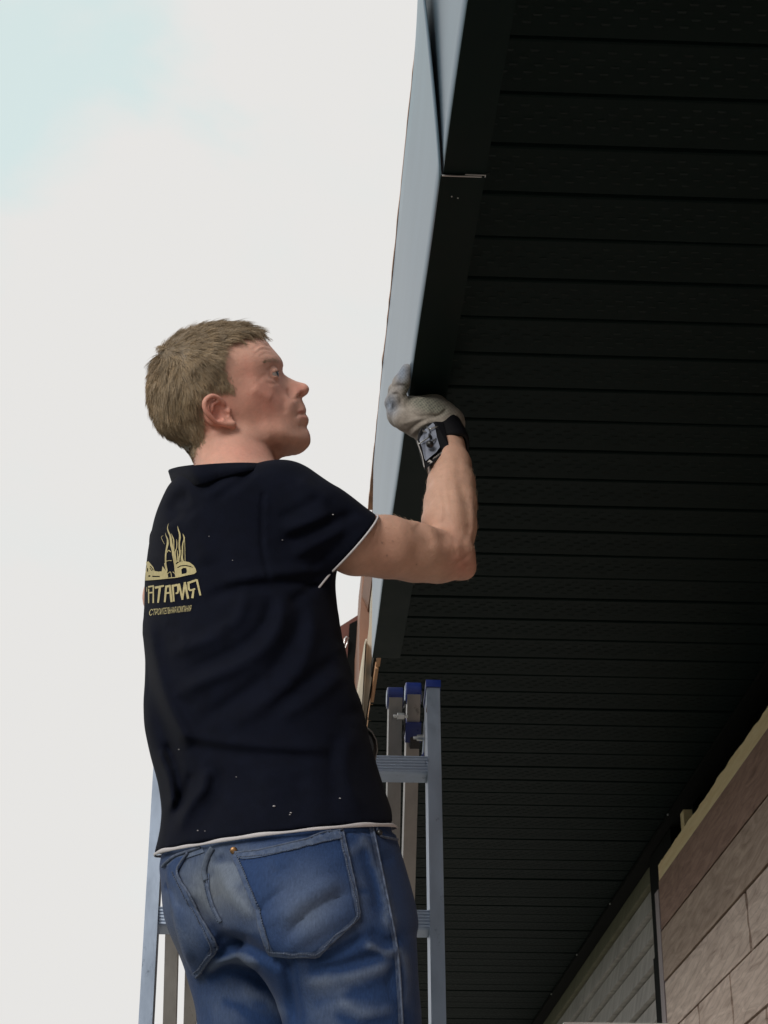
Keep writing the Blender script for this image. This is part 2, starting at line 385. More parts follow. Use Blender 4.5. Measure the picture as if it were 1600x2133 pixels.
# bright raw cut edge where the second length starts, and its folded tab
bm = bmesh.new(); add_box(bm, (0.221, 2.1125, ZS - 0.0095), (0.052, 0.0016, 0.0016))
add_box(bm, (0.238, 2.1085, ZS - 0.0095), (0.026, 0.0012, 0.0012)); add_box(bm, (0.2515, 2.1105, ZS - 0.0095), (0.0012, 0.005, 0.0012))
c = bm_obj('cut_edge', bm, M['zinc'], f2)
for (x, y, z) in ((0.212, 2.16, 0.0), (0.2205, 2.163, 0.0)):
    bmt = bmesh.new(); bmesh.ops.create_uvsphere(bmt, u_segments=8, v_segments=5, radius=0.0013, matrix=Matrix.Translation((x, y, ZS - 0.009)))
    bm_obj('scratch', bmt, M['zinc'], f2, smooth=True)

# ---- bare timber fascia board behind the metal, and roof edge above
hp(box('fascia_board', (0.212, -1.0, ZS + 0.014), (0.240, 11.0, ZS + 0.205), M['wood_orange'], bevel=0.002))
# splintered lower batten that shows past the end of the metal
bm = bmesh.new(); rr = random.Random(3); y = 3.80
while y < 5.6:
    L = rr.uniform(0.08, 0.30); add_box(bm, (0.209 + rr.uniform(-0.002, 0.002), y + L / 2, ZS + 0.006 + rr.uniform(-0.003, 0.003)), (0.007, L * 0.985, 0.012 + rr.uniform(-0.004, 0.004))); y += L
hp(bm_obj('batten', bm, M['wood_orange'], None, bevel=0.0015))
# roof edge strip: thin ragged reddish line above the fascia
V = []; F = []; n = 160
for i in range(n + 1):
    Y = -1.0 + 4.62 * i / n
    xb, xt, zt = fsec(Y)
    j = rr.uniform(-0.0005, 0.0005) + (rr.random() < 0.04) * 0.0015
    V += [(xt - 0.0045 - j, Y, zt + 0.002), (xt + 0.02, Y, zt + 0.002), (xt + 0.02, Y, zt + 0.020), (xt - 0.0045 - j, Y, zt + 0.010 + j)]
for i in range(n):
    for k in range(4): F.append((i * 4 + k, i * 4 + (k + 1) % 4, i * 4 + 4 + (k + 1) % 4, i * 4 + 4 + k))
hp(mk('roof_edge', V, F, M['roof_edge'], None))
bm = bmesh.new()
vv = [bm.verts.new(p) for p in ((0.20, -1, ZS + 0.245), (1.6, -1, ZS + 0.75), (4.2, -1, ZS + 1.7), (4.2, 11, ZS + 1.7), (1.6, 11, ZS + 0.75), (0.20, 11, ZS + 0.245))]
bm.faces.new((vv[0], vv[1], vv[4], vv[5])); bm.faces.new((vv[1], vv[2], vv[3], vv[4]))
rf = hp(bm_obj('roof', bm, M['roof_brown'], None)); md = rf.modifiers.new('thickness', 'SOLIDIFY'); md.thickness = 0.04; md.offset = 1

# ---- unfinished far corner of the eave: boxed roof edge, pale boards, hanging dark sheet
def wall_prism(name, pts, X, thick, m, parent=None):
    """flat board standing parallel to the fascia at the given X, seen with this outline"""
    bm = bmesh.new(); A = []; B = []
    for (x, y) in pts:
        d = FWD * FPX + RGT * (x - CX) - UPV * (y - CY); p = EYE + d * (X / d[0])
        A.append(bm.verts.new(p)); B.append(bm.verts.new(p + np.array([thick, 0, 0])))
    bm.faces.new(A); bm.faces.new(B[::-1])
    for i in range(len(A)): bm.faces.new((A[i], B[i], B[(i + 1) % len(A)], A[(i + 1) % len(A)]))
    return bm_obj(name, bm, m, parent)
def px_prism(name, pts, Y, depth, m, parent=None, bevel=0.0, dY=None, skew=(0.0, 0.0)):
    """solid whose near face shows the pixel outline at distance Y and goes `depth` further"""
    bm = bmesh.new(); A = []; B = []
    for i, (x, y) in enumerate(pts):
        p = P(x, y, Y + (dY[i] if dY else 0.0)); A.append(bm.verts.new(p)); B.append(bm.verts.new(p + np.array([skew[0], depth, skew[1]])))
    bm.faces.new(A); bm.faces.new(B[::-1])
    for i in range(len(A)): bm.faces.new((A[i], B[i], B[(i + 1) % len(A)], A[(i + 1) % len(A)]))
    bmesh.ops.recalc_face_normals(bm, faces=bm.faces)
    return bm_obj(name, bm, m, parent, bevel=bevel)
hp(px_prism('roof_board', [(759, 1140), (781, 1140), (774, 1262), (766, 1330), (764, 1420), (748, 1420), (749, 1290), (751, 1272)], 4.22, 0.3, M['roof_brown']))
hp(px_prism('pale_board', [(779, 1150), (786, 1150), (788, 1300), (781, 1371), (767, 1460), (759, 1505), (757, 1480), (765, 1340), (774, 1264)], 4.05, 0.12, M['cream']))
hp(px_prism('cream_board', [(758, 1345), (761, 1330), (765, 1329), (766, 1345), (758, 1470), (753, 1560), (736, 1560), (741, 1455)], 4.02, 0.05, M['cream'], bevel=0.004))
dk = hp(px_prism('roof_sheet', [(700, 1310), (749, 1279), (751, 1300), (747, 1410), (742, 1470), (733, 1560), (690, 1560), (690, 1330)], 4.5, 0.012, M['rust']))
px_prism('dark_lining', [(728, 1300), (748, 1290), (744, 1400), (740, 1460), (726, 1560), (716, 1560), (722, 1400)], 4.485, 0.008, M['black_trim'], dk)
V, F = tube([P(x, y, 4.47) for x, y in ((706, 1364), (714, 1358), (720, 1348), (723, 1340), (726, 1329), (722, 1326), (718, 1331), (717, 1342), (715, 1350))], 0.0022, 6)
mk('hook', V, F, M['zinc'], dk, smooth=True)

# ---- cladding: brown wood-look boards on battens, each board its own piece
wall_b = hp(box('brown_wall', (1.022, -1.5, 0.0), (1.10, 4.985, Z0 + 1.29), M['dark_back']))
zt = Z0 + 1.318
rows = []
k = 0
while zt > 0.02:
    rows.append((max(zt - 0.1255, 0.0), zt)); zt -= 0.1315
cuts = {2: [(2.7, 0), (4.06, 0)], 3: [(2.6, 0), (3.55, 0), (4.26, 0), (4.6, 0)], 4: [(3.3, 0), (3.97, 0), (4.75, 0)]}
for r, (z0, z1) in enumerate(rows):
    cs = [y for y, _ in cuts.get(r, [])]
    if r == 0: cs = [1.4]
    if r == 1: cs = [0.3, 2.2]
    if r > 4: cs = sorted(rr.uniform(-1.2, 4.7) for _ in range(4))
    ys = [-1.5] + cs + [4.99]
    for a, b in zip(ys[:-1], ys[1:]):
        if b - a < 0.05: continue
        # board ends are split and uneven, not saw-cut
        xf = 1.001 - rr.uniform(0, 0.002); jag = 0.013 if 2 <= r else 0.001
        nz = 7; Lz = np.linspace(z0, z1, nz)
        ya = [a + 0.0015 + (rr.uniform(0, jag) * (0.35 + 1.3 * k / nz) if a > -1.4 else 0) for k in range(nz)]
        yb = [b - 0.0015 - (rr.uniform(0, jag) * (1.5 - 1.2 * k / nz) if b < 4.9 else 0) for k in range(nz)]
        loop = [(ya[k], Lz[k]) for k in range(nz)] + [(yb[k], Lz[k]) for k in reversed(range(nz))]
        bm = bmesh.new(); va = [bm.verts.new((xf, q[0], q[1])) for q in loop]; vb = [bm.verts.new((xf + 0.018, q[0], q[1])) for q in loop]
        bm.faces.new(va); bm.faces.new(vb[::-1])
        for i in range(len(va)): bm.faces.new((va[i], vb[i], vb[(i + 1) % len(va)], va[(i + 1) % len(va)]))
        mi = 0 if r == 0 else (1 if r == 1 else rr.choice((2, 2, 3)))
        o = bm_obj('board', bm, BROWN[mi], wall_b)
# end edge of the cladding: pale lilac profile and the shaded gap beside it, filled by black boards
box('corner_profile', (0.999, 4.995, 0.0), (1.03, 5.045, Z0 + 1.30), mat('lilac', (0.30, 0.25, 0.26), 0.6, var=0.12, vscale=10), wall_b, bevel=0.002)
# yellow foam-like timber battens along the cladding's ragged top edge
V = []; F = []; n = 300
for i in range(n + 1):
    Y = -1.5 + 6.5 * i / n
    w = 0.004 * math.sin(Y * 11) + 0.003 * math.sin(Y * 37 + 1) + rr.uniform(-0.004, 0.004)
    V += [(1.004, Y, Z0 + 1.314 + w), (1.004, Y, Z0 + 1.366 + 0.4 * w), (1.055, Y, Z0 + 1.366), (1.055, Y, Z0 + 1.314)]
for i in range(n):
    for k in range(4): F.append((i * 4 + k, i * 4 + (k + 1) % 4, i * 4 + 4 + (k + 1) % 4, i * 4 + 4 + k))
F += [(0, 1, 2, 3), tuple(n * 4 + k for k in (3, 2, 1, 0))]
mk('batten', V, F, M['wood_pale'], wall_b)
bm = bmesh.new(); add_box(bm, (1.040, 4.78, Z0 + 1.40), (0.022, 0.04, 0.09)); bm_obj('batten', bm, M['wood_pale'], wall_b, bevel=0.002)
bm = bmesh.new(); add_box(bm, (1.06, 3.80, Z0 + 1.37), (0.03, 0.05, 0.05)); bm_obj('batten', bm, M['wood_pale'], wall_b, bevel=0.004)

# ---- older grey lap-sided wall beyond, boards overlapping downwards
wall_g = hp(box('grey_wall', (1.085, 4.9, 0.0), (1.25, 11.0, ZS), M['dark_back']))
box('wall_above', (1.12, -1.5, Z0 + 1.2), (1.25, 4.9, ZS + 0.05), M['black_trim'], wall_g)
zt = ZS - 0.004; r = 0
while zt > 0.05:
    h = 0.0755 if r else 0.078
    y = 5.375 + rr.uniform(0, 0.008)
    while y < 11:
        L = rr.uniform(0.5, 1.6) if r else 6
        y2 = min(y + L, 11.0)
        h_ = h - 0.0055
        V = [(1.073, y, zt), (1.058, y, zt - h_), (1.083, y, zt - h_), (1.083, y, zt),
             (1.073, y2 - 0.002, zt), (1.058 + rr.uniform(-0.001, 0.001), y2 - 0.002, zt - h_), (1.083, y2 - 0.002, zt - h_), (1.083, y2 - 0.002, zt)]
        F = [(0, 3, 2, 1), (4, 5, 6, 7), (0, 1, 5, 4), (1, 2, 6, 5), (2, 3, 7, 6), (3, 0, 4, 7)]
        mk('board', V, F, M['olive_board'] if r == 0 else M['grey_board'], wall_g)
        y = y2
    zt -= h; r += 1
for i in range(8):  # black boards here and below stand where there is only a shaded gap
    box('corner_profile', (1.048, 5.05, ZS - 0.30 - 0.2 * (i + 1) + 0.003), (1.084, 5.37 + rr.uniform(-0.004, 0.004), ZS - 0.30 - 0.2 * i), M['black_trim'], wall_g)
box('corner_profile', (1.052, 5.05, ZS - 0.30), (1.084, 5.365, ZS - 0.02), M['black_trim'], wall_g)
box('wall_far', (1.25, 4.95, 0), (4.2, 11, ZS + 0.2), M['dark_back'], wall_g)
box('wall_near', (1.10, -1.5, 0), (4.2, 4.9, Z0 + 1.2), M['dark_back'], wall_b)

# ---- white rounded cabinet whose top just shows at the bottom of the view
A = P(1176, 2127, 3.6); B = P(1395, 2127, 3.6)
bm = bmesh.new(); add_box(bm, ((A[0] + B[0]) / 2, 3.72, A[2] / 2 + 0.35), (B[0] - A[0], 0.22, A[2] - 0.70))
cab = bm_obj('wall_box', bm, M['white_metal'], None, bevel=0.009, seg=3)
tag(cab, 'white rounded box just showing its top edge below the grey siding', 'box')
bm = bmesh.new(); add_box(bm, ((A[0] + B[0]) / 2, 3.72, 0.35), (0.05, 0.05, 0.70)); bm_obj('post', bm, M['alu_dull'], cab)

# ================================================================== LADDER
ladder = empty('step_ladder', (0.0, 2.9, 0))
tag(ladder, 'scuffed aluminium folding ladder with blue plastic end caps, man standing on it', 'ladder')
def lp(o): o.parent = ladder; o.matrix_parent_inverse = Matrix.Translation((0.0, -2.9, 0)); return o
def to_ground(a, b):
    t = (0.0 - a[2]) / (b[2] - a[2]); return a + (b - a) * t
def stile(top, low, w, d, m, name='stile'):
    a, b = P(*top), P(*low); b = to_ground(a, b)
    bm = bmesh.new(); add_beam(bm, a, b, w, d); o = lp(bm_obj(name, bm, m, None, bevel=0.002)); return a, b, o
W1 = 0.0215
r1a, r1b, oR = stile((900, 1447, 3.04), (911, 2133, 2.87), W1, 0.055, M['alu'])
l1a, l1b, oL = stile((343, 1447, 3.04), (305, 2133, 2.87), W1 - 0.002, 0.055, M['alu'])
r2a, r2b, o2 = stile((823, 1450, 3.11), (811, 2133, 3.36), 0.0225, 0.045, M['alu_dull'])
l2a, l2b, o2l = stile((372, 1450, 3.11), (354, 2133, 3.36), 0.0215, 0.045, M['alu_dull'])
r3a, r3b, o3 = stile((861, 1440, 3.16), (842, 2133, 3.52), 0.0225, 0.045, M['alu_dull'])
l3a, l3b, o3l = stile((416, 1440, 3.16), (396, 2133, 3.52), 0.0215, 0.045, M['alu_dull'])
def rung(a0, b0, a1, b1, z, m, h=0.030, d=0.036, dy=-0.002):
    """rung between two stiles at height z, with fine ridges along its front"""
    t = (z - a0[2]) / (b0[2] - a0[2]); p = a0 + (b0 - a0) * t
    t = (z - a1[2]) / (b1[2] - a1[2]); q = a1 + (b1 - a1) * t
    p = p + np.array([-W1 / 2 + 0.001, dy, 0]); q = q + np.array([W1 / 2 - 0.001, dy, 0])
    ax = Vector(q - p).normalized(); upd = Vector((0, 0.12, 1)).normalized(); nn = ax.cross(upd)
    bm = bmesh.new()
    prof = [(-h / 2, -d / 2 + 0.004), (-h / 2, d / 2), (h / 2, d / 2), (h / 2, -d / 2)]
    for k in range(6):                              # ridged front
        zz = h / 2 - (k + 0.5) * h / 6
        prof += [(zz + h / 26, -d / 2 - 0.0), (zz, -d / 2 - 0.0016), (zz - h / 26, -d / 2 - 0.0)]
    prof += [(-h / 2, -d / 2)]
    va = [bm.verts.new(Vector(p) + upd * u - nn * v * -1) for u, v in prof[:-1]]
    vb = [bm.verts.new(Vector(q) + upd * u - nn * v * -1) for u, v in prof[:-1]]
    for i in range(len(va)):
        j = (i + 1) % len(va); bm.faces.new((va[i], va[j], vb[j], vb[i]))
    bm.faces.new(va); bm.faces.new(vb[::-1])
    return lp(bm_obj('rung', bm, m, None))
zr = [float(P(830, 1604, 3.0)[2]), float(P(880, 1926, 2.92)[2])]
dz = zr[0] - zr[1]
z = zr[0]
while z > 0.15:
    rung(r1a, r1b, l1a, l1b, z, M['alu']); z -= dz
z = zr[0] - 0.05
while z > 0.15:
    if z < 2.55:
        rung(r2a, r2b, l2a, l2b, z - 0.37, M['alu_dull']) if z - 0.37 > 0.1 else None
        rung(r3a, r3b, l3a, l3b, z - 0.30, M['alu_dull']) if z - 0.30 > 0.1 else None
    z -= dz
def cap(a, b, w, d, up, dn, name='end_cap', m=None, rounded=True):
    t = Vector(a - b).normalized(); bm = bmesh.new()
    add_beam(bm, Vector(a) + t * up, Vector(a) - t * dn, w, d)
    return lp(bm_obj(name, bm, m or M['blue_plastic'], None, bevel=0.007 if rounded else 0.002, seg=3, smooth=False))
cap(r1a, r1b, W1 + 0.003, 0.060, 0.008, 0.006, rounded=False); cap(l1a, l1b, W1 + 0.003, 0.060, 0.008, 0.006, rounded=False)
def round_cap(a, b, w, r, name='end_cap'):
    """half-round cap: a short barrel lying across the stile top"""
    t = Vector(a - b).normalized(); s = Vector((1, 0, 0)); c_ = Vector(a) - t * 0.004
    bm = bmesh.new()
    Mx = Matrix.Translation(c_) @ Matrix.Rotation(math.pi / 2, 4, 'Y')
    bmesh.ops.create_cone(bm, cap_ends=True, segments=24, radius1=r, radius2=r, depth=w, matrix=Mx)
    o = lp(bm_obj(name, bm, M['blue_plastic'], None, bevel=0.0015))
    bm = bmesh.new(); bmesh.ops.create_cone(bm, cap_ends=True, segments=20, radius1=r * 0.72, radius2=r * 0.72, depth=w + 0.002, matrix=Mx)
    bm_obj('ring', bm, M['alu'], o)
    return o
for a, b in ((r2a, r2b), (l2a, l2b), (r3a, r3b), (l3a, l3b)): round_cap(a, b, 0.027, 0.019)
# hinge clamp on the far stile: blue sleeve, black block, bolts, hooked plates
def along(a, b, dist): 
    t = (b - a) / np.linalg.norm(b - a); return a + t * dist
for (a, b, sg) in ((r3a, r3b, 1), (l3a, l3b, -1)):
    bm = bmesh.new(); add_beam(bm, along(a, b, 0.048), along(a, b, 0.083), 0.027, 0.056); lp(bm_obj('hinge_sleeve', bm, M['blue_plastic'], None, bevel=0.004, seg=2))
    bm = bmesh.new(); add_beam(bm, along(a, b, 0.084) + np.array([0.003 * sg, -0.018, 0]), along(a, b, 0.104) + np.array([0.003 * sg, -0.018, 0]), 0.016, 0.03); lp(bm_obj('hinge_block', bm, M['black_plastic'], None, bevel=0.002))
def bolt(x, y, Y, r=0.006, L=0.012):
    bm = bmesh.new(); Mx = Matrix.Translation(P(x, y, Y)) @ Matrix.Rotation(math.pi / 2, 4, 'Y')
    bmesh.ops.create_cone(bm, cap_ends=True, segments=6, radius1=r, radius2=r, depth=L, matrix=Mx)
    bmesh.ops.create_cone(bm, cap_ends=True, segments=12, radius1=r * 0.5, radius2=r * 0.5, depth=L * 2.0, matrix=Mx)
    lp(bm_obj('bolt', bm, M['zinc'], None, bevel=0.0006))
bolt(835, 1492, 3.07); bolt(876, 1537, 3.10, 0.0055, 0.012)
lp(px_prism('hinge_plate', [(843, 1458), (846, 1460), (845, 1520), (843, 1532), (840, 1530), (842, 1512), (839, 1508), (843, 1495), (840, 1478), (844, 1470)], 3.10, 0.03, M['black_plastic'], bevel=0.0004))
lp(px_prism('hinge_plate', [(889, 1470), (893, 1466), (894, 1500), (893, 1585), (884, 1585), (887, 1540), (886, 1510)], 3.05, 0.05, M['black_plastic'], bevel=0.0004))
lp(px_prism('hinge_plate', [(884, 1500), (886.5, 1500), (885, 1540), (882, 1585), (879, 1585), (882, 1545)], 3.09, 0.02, M['alu'], bevel=0.0003))
lp(px_prism('latch', [(882, 1568), (887, 1556), (889, 1560), (886, 1585), (873, 1586), (874, 1578)], 3.075, 0.02, M['blue_plastic'], bevel=0.0006))
# dried brown drips near the top of the near stile
M['drip'] = mat('drip', (0.085, 0.040, 0.020), 0.8, var=0.3, vscale=200)
for (x, y, sx, sz) in ((899, 1476, .0030, .0045), (903, 1484, .0026, .0034), (911, 1475, .0022, .0030), (890, 1478, .0014, .0080), (897, 1490, .0014, .0020), (913, 1471, .0012, .0016)):
    t = (y - 1447) / (2133 - 1447); Yf = 3.04 + (2.87 - 3.04) * t - 0.0285
    bm = bmesh.new(); bmesh.ops.create_icosphere(bm, subdivisions=2, radius=1.0, matrix=Matrix.Translation(P(x, y, Yf)) @ Matrix.Diagonal((sx, 0.0012, sz, 1)))
    for v in bm.verts: v.co += Vector((rr.uniform(-.0006, .0006), 0, rr.uniform(-.0008, .0008)))
    lp(bm_obj('drip', bm, M['drip'], None, smooth=True))
for (a, b) in ((r1a, r1b), (l1a, l1b), (r2a, r2b), (l2a, l2b), (r3a, r3b), (l3a, l3b)):
    bm = bmesh.new(); add_box(bm, (b[0], b[1], 0.02), (0.034, 0.066, 0.04)); lp(bm_obj('rubber_foot', bm, M['rubber'], None, bevel=0.004))

# ================================================================== PERSON
# signed-distance modelling: fields are evaluated on a grid and skinned with surface nets
def nets(F, org, h):
    s = F < 0
    n = np.array(F.shape)
    c = np.zeros(tuple(n - 1), np.int8)
    for i in (0, 1):
        for j in (0, 1):
            for k in (0, 1):
                c += s[i:n[0] - 1 + i, j:n[1] - 1 + j, k:n[2] - 1 + k]
    act = (c > 0) & (c < 8)
    ijk = np.argwhere(act)
    idx = np.full(act.shape, -1, np.int32); idx[act] = np.arange(len(ijk))
    acc = np.zeros((len(ijk), 3)); cnt = np.zeros(len(ijk))
    I = np.eye(3, dtype=int)
    for ax in range(3):
        o1, o2 = [a for a in range(3) if a != ax]
        for u in (0, 1):
            for v in (0, 1):
                a = u * I[o1] + v * I[o2]
                A = ijk + a; B = A + I[ax]
                fa = F[A[:, 0], A[:, 1], A[:, 2]]; fb = F[B[:, 0], B[:, 1], B[:, 2]]
                m = (fa < 0) != (fb < 0)
                t = fa[m] / (fa[m] - fb[m])
                acc[m] += a + t[:, None] * I[ax]; cnt[m] += 1
    V = org + h * (ijk + acc / cnt[:, None])
    Q = []
    for ax in range(3):
        b, d = (ax + 1) % 3, (ax + 2) % 3
        sl0 = [slice(None)] * 3; sl1 = [slice(None)] * 3
        sl0[ax] = slice(0, -1); sl1[ax] = slice(1, None)
        x = s[tuple(sl0)] != s[tuple(sl1)]
        gpos = np.argwhere(x)
        ok = (gpos[:, b] >= 1) & (gpos[:, d] >= 1) & (gpos[:, b] < n[b] - 1) & (gpos[:, d] < n[d] - 1)
        gpos = gpos[ok]
        c0 = gpos; c1 = gpos - I[b]; c2 = gpos - I[b] - I[d]; c3 = gpos - I[d]
        q = np.stack([idx[k[:, 0], k[:, 1], k[:, 2]] for k in (c0, c1, c2, c3)], 1)
        inside = s[gpos[:, 0], gpos[:, 1], gpos[:, 2]]
        q[~inside] = q[~inside][:, ::-1]
        Q.append(q)
    Q = np.concatenate(Q)
    return V, Q[(Q >= 0).all(1)]
def field_mesh(fn, lo, hi, h, slab=24):
    lo = np.asarray(lo, float); n = np.ceil((np.asarray(hi) - lo) / h).astype(int) + 1
    F = np.empty(tuple(n), np.float32)
    ys = lo[1] + h * np.arange(n[1]); zs = lo[2] + h * np.arange(n[2])
    for i0 in range(0, n[0], slab):
        i1 = min(i0 + slab, n[0])
        xs = lo[0] + h * np.arange(i0, i1)
        G = np.stack(np.meshgrid(xs, ys, zs, indexing='ij'), -1).astype(np.float32)
        F[i0:i1] = fn(G.reshape(-1, 3)).reshape(G.shape[:3])
    return nets(F, lo, h)
def smin(a, b, k):
    h = np.clip(0.5 + 0.5 * (b - a) / k, 0, 1)
    return b + (a - b) * h - k * h * (1 - h)
def smax(a, b, k): return -smin(-a, -b, k)
def cone(p, a, b, ra, rb):
    """tapered capsule"""
    a = np.asarray(a, np.float32); b = np.asarray(b, np.float32); ba = b - a
    t = np.clip(((p - a) @ ba) / float(ba @ ba), 0, 1)
    return np.linalg.norm(p - a - t[:, None] * ba, axis=1) - (ra + (rb - ra) * t)
def chain(p, pts, rads, k):
    d = None
    for i in range(len(pts) - 1):
        c = cone(p, pts[i], pts[i + 1], rads[i], rads[i + 1])
        d = c if d is None else smin(d, c, k)
    return d
def ell(p, c, axes, r):
    """ellipsoid; axes rows are unit vectors"""
    q = (p - np.asarray(c, np.float32)) @ np.asarray(axes, np.float32).T
    r = np.asarray(r, np.float32)
    k0 = np.linalg.norm(q / r, axis=1); k1 = np.linalg.norm(q / (r * r), axis=1) + 1e-9
    return k0 * (k0 - 1) / k1
def pxc(pts):
    """(x, y, Y, radius in px) -> world points and radii"""
    A = [P(x, y, Y) for x, y, Y, r in pts]
    return A, [r / pxm(a) for a, (x, y, Y, r) in zip(A, pts)]

class Relief:
    """map of small raised / sunk creases drawn along pixel polylines, used as surface relief"""
    def __init__(self, x0, y0, x1, y1, step=2.0):
        self.x0, self.y0, self.st = x0, y0, step
        self.X, self.Y = np.meshgrid(np.arange(x0, x1 + step, step), np.arange(y0, y1 + step, step))
        self.A = np.zeros(self.X.shape, np.float32)
    def line(self, pts, amp, sig, skew=0.0, fade=True):
        pts = catmull(np.array(pts, float), 6); best = np.full(self.X.shape, 1e9); sd = np.zeros(self.X.shape); tt = np.zeros(self.X.shape)
        m = len(pts) - 1
        for i in range(m):
            a, b = pts[i], pts[i + 1]; d = b - a; L2 = d @ d + 1e-9
            t = np.clip(((self.X - a[0]) * d[0] + (self.Y - a[1]) * d[1]) / L2, 0, 1)
            ex = self.X - a[0] - t * d[0]; ey = self.Y - a[1] - t * d[1]
            r = ex * ex + ey * ey; w = r < best
            best[w] = r[w]; sd[w] = np.sign(d[0] * ey - d[1] * ex)[w]; tt[w] = ((i + t) / m)[w]
        r = np.sqrt(best)
        s = sig * (1 + skew * sd)
        f = np.exp(-(r / s) ** 2)
        if fade: f = f * np.clip(np.minimum(tt, 1 - tt) * 5 + 0.12, 0, 1)
        self.A += (amp * f).astype(np.float32); return self
    def blob(self, x, y, amp, sx, sy, ang=0.0):
        c, s = math.cos(math.radians(ang)), math.sin(math.radians(ang))
        u = (self.X - x) * c + (self.Y - y) * s; v = -(self.X - x) * s + (self.Y - y) * c
        self.A += (amp * np.exp(-(u / sx) ** 2 - (v / sy) ** 2)).astype(np.float32); return self
    def at(self, x, y):
        fx = np.clip((x - self.x0) / self.st, 0, self.A.shape[1] - 1.001); fy = np.clip((y - self.y0) / self.st, 0, self.A.shape[0] - 1.001)
        i = fx.astype(int); j = fy.astype(int); u = fx - i; v = fy - j; A = self.A
        return A[j, i] * (1 - u) * (1 - v) + A[j, i + 1] * u * (1 - v) + A[j + 1, i] * (1 - u) * v + A[j + 1, i + 1] * u * v
def tint_mesh(o, cols):
    at = o.data.attributes.new('tint', 'FLOAT_COLOR', 'POINT')
    c = np.ones((len(o.data.vertices), 4), np.float32); c[:, :3] = cols
    at.data.foreach_set('color', c.ravel())
def vcos(o):
    v = np.empty(len(o.data.vertices) * 3, np.float32); o.data.vertices.foreach_get('co', v); return v.reshape(-1, 3)
def vnoise(p, scale, seed=0):
    """cheap smooth value noise for colours"""
    r = np.random.default_rng(seed); T = r.random((32, 32, 32)).astype(np.float32)
    q = p * scale; i = np.floor(q).astype(int); f = q - i; f = f * f * (3 - 2 * f); i %= 31
    out = 0
    for a in (0, 1):
        for b in (0, 1):
            for c in (0, 1):
                w = (f[:, 0] if a else 1 - f[:, 0]) * (f[:, 1] if b else 1 - f[:, 1]) * (f[:, 2] if c else 1 - f[:, 2])
                out = out + w * T[i[:, 0] + a, i[:, 1] + b, i[:, 2] + c]
    return out

# ---------------------------------------------------------------- head frame
HZ = 1600.0 / 420.0                                       # the head was measured on a 3.81x enlargement starting at (280, 640)
def hz(zx, zy): return 280 + zx / HZ, 640 + zy / HZ
YH = 2.60
HC = P(*hz(700, 650), YH); HS = HZ * pxm(HC)              # enlargement pixels per metre at the head
_n = viewdir(HC); _e1 = np.cross(_n, [0, 0, 1]); _e1 /= np.linalg.norm(_e1); _e2 = np.cross(_e1, _n)
_tl = math.radians(2.6); _e1, _e2 = math.cos(_tl) * _e1 + math.sin(_tl) * _e2, math.cos(_tl) * _e2 - math.sin(_tl) * _e1   # chin lifted
PSI, RHO = math.radians(9), math.radians(9)               # face turned a little away, seen a little from below
fx = math.cos(PSI) * _e1 + math.sin(PSI) * _n; lat = -math.cos(PSI) * _n + math.sin(PSI) * _e1
upx = math.cos(RHO) * _e2 - math.sin(RHO) * lat; lat = math.cos(RHO) * lat + math.sin(RHO) * _e2
HA = np.array([fx, lat, upx], np.float32)                 # rows: forward, lateral (towards camera), up
_cps, _sps, _cr, _sr_ = math.cos(PSI), math.sin(PSI), math.cos(RHO), math.sin(RHO)
def hl(zx, zy, w=0.0):
    """head-local coordinates from enlargement pixels"""
    a, b = (zx - 700) / HS, -(zy - 650) / HS
    z = (b - w * _sr_) / _cr
    return np.array([(a - w * _cr * _sps + z * _sr_ * _sps) / _cps, w, z])
def app(q_, y=None):
    """enlargement pixels at which head-local points show (far side mirrored)"""
    y = np.abs(q_[:, 1]) if y is None else y
    return 700 + HS * (q_[:, 0] * _cps + y * _cr * _sps - q_[:, 2] * _sr_ * _sps), 650 - HS * (y * _sr_ + q_[:, 2] * _cr)
def hw(zx, zy, w=0.0): return HC + hl(zx, zy, w) @ HA

# outline of the bare head in the profile plane (scalp lies a finger's width inside the hair)
prof = [(1035, 262), (1080, 315), (1122, 362), (1160, 405), (1180, 442), (1182, 472), (1176, 502), (1190, 530), (1225, 556), (1290, 588),
        (1350, 604), (1380, 624), (1391, 652), (1380, 682), (1352, 707), (1331, 721), (1338, 748), (1354, 780), (1363, 808), (1364, 836),
        (1359, 850), (1373, 866), (1384, 890), (1380, 925), (1367, 955), (1382, 985), (1396, 1028), (1397, 1068), (1380, 1108), (1340, 1146),
        (1290, 1170), (1225, 1180), (1170, 1192), (1135, 1220), (1120, 1275), (1115, 1420), (560, 1420), (500, 1300), (470, 1210), (420, 1125),
        (350, 1060), (270, 1000), (205, 930), (165, 840), (142, 740), (135, 640), (150, 540), (190, 440), (250, 350), (330, 275), (430, 225),
        (560, 190), (700, 172), (830, 180), (940, 210)]
PR = catmull([hl(x, y)[[0, 2]] for x, y in prof], 5, closed=True)
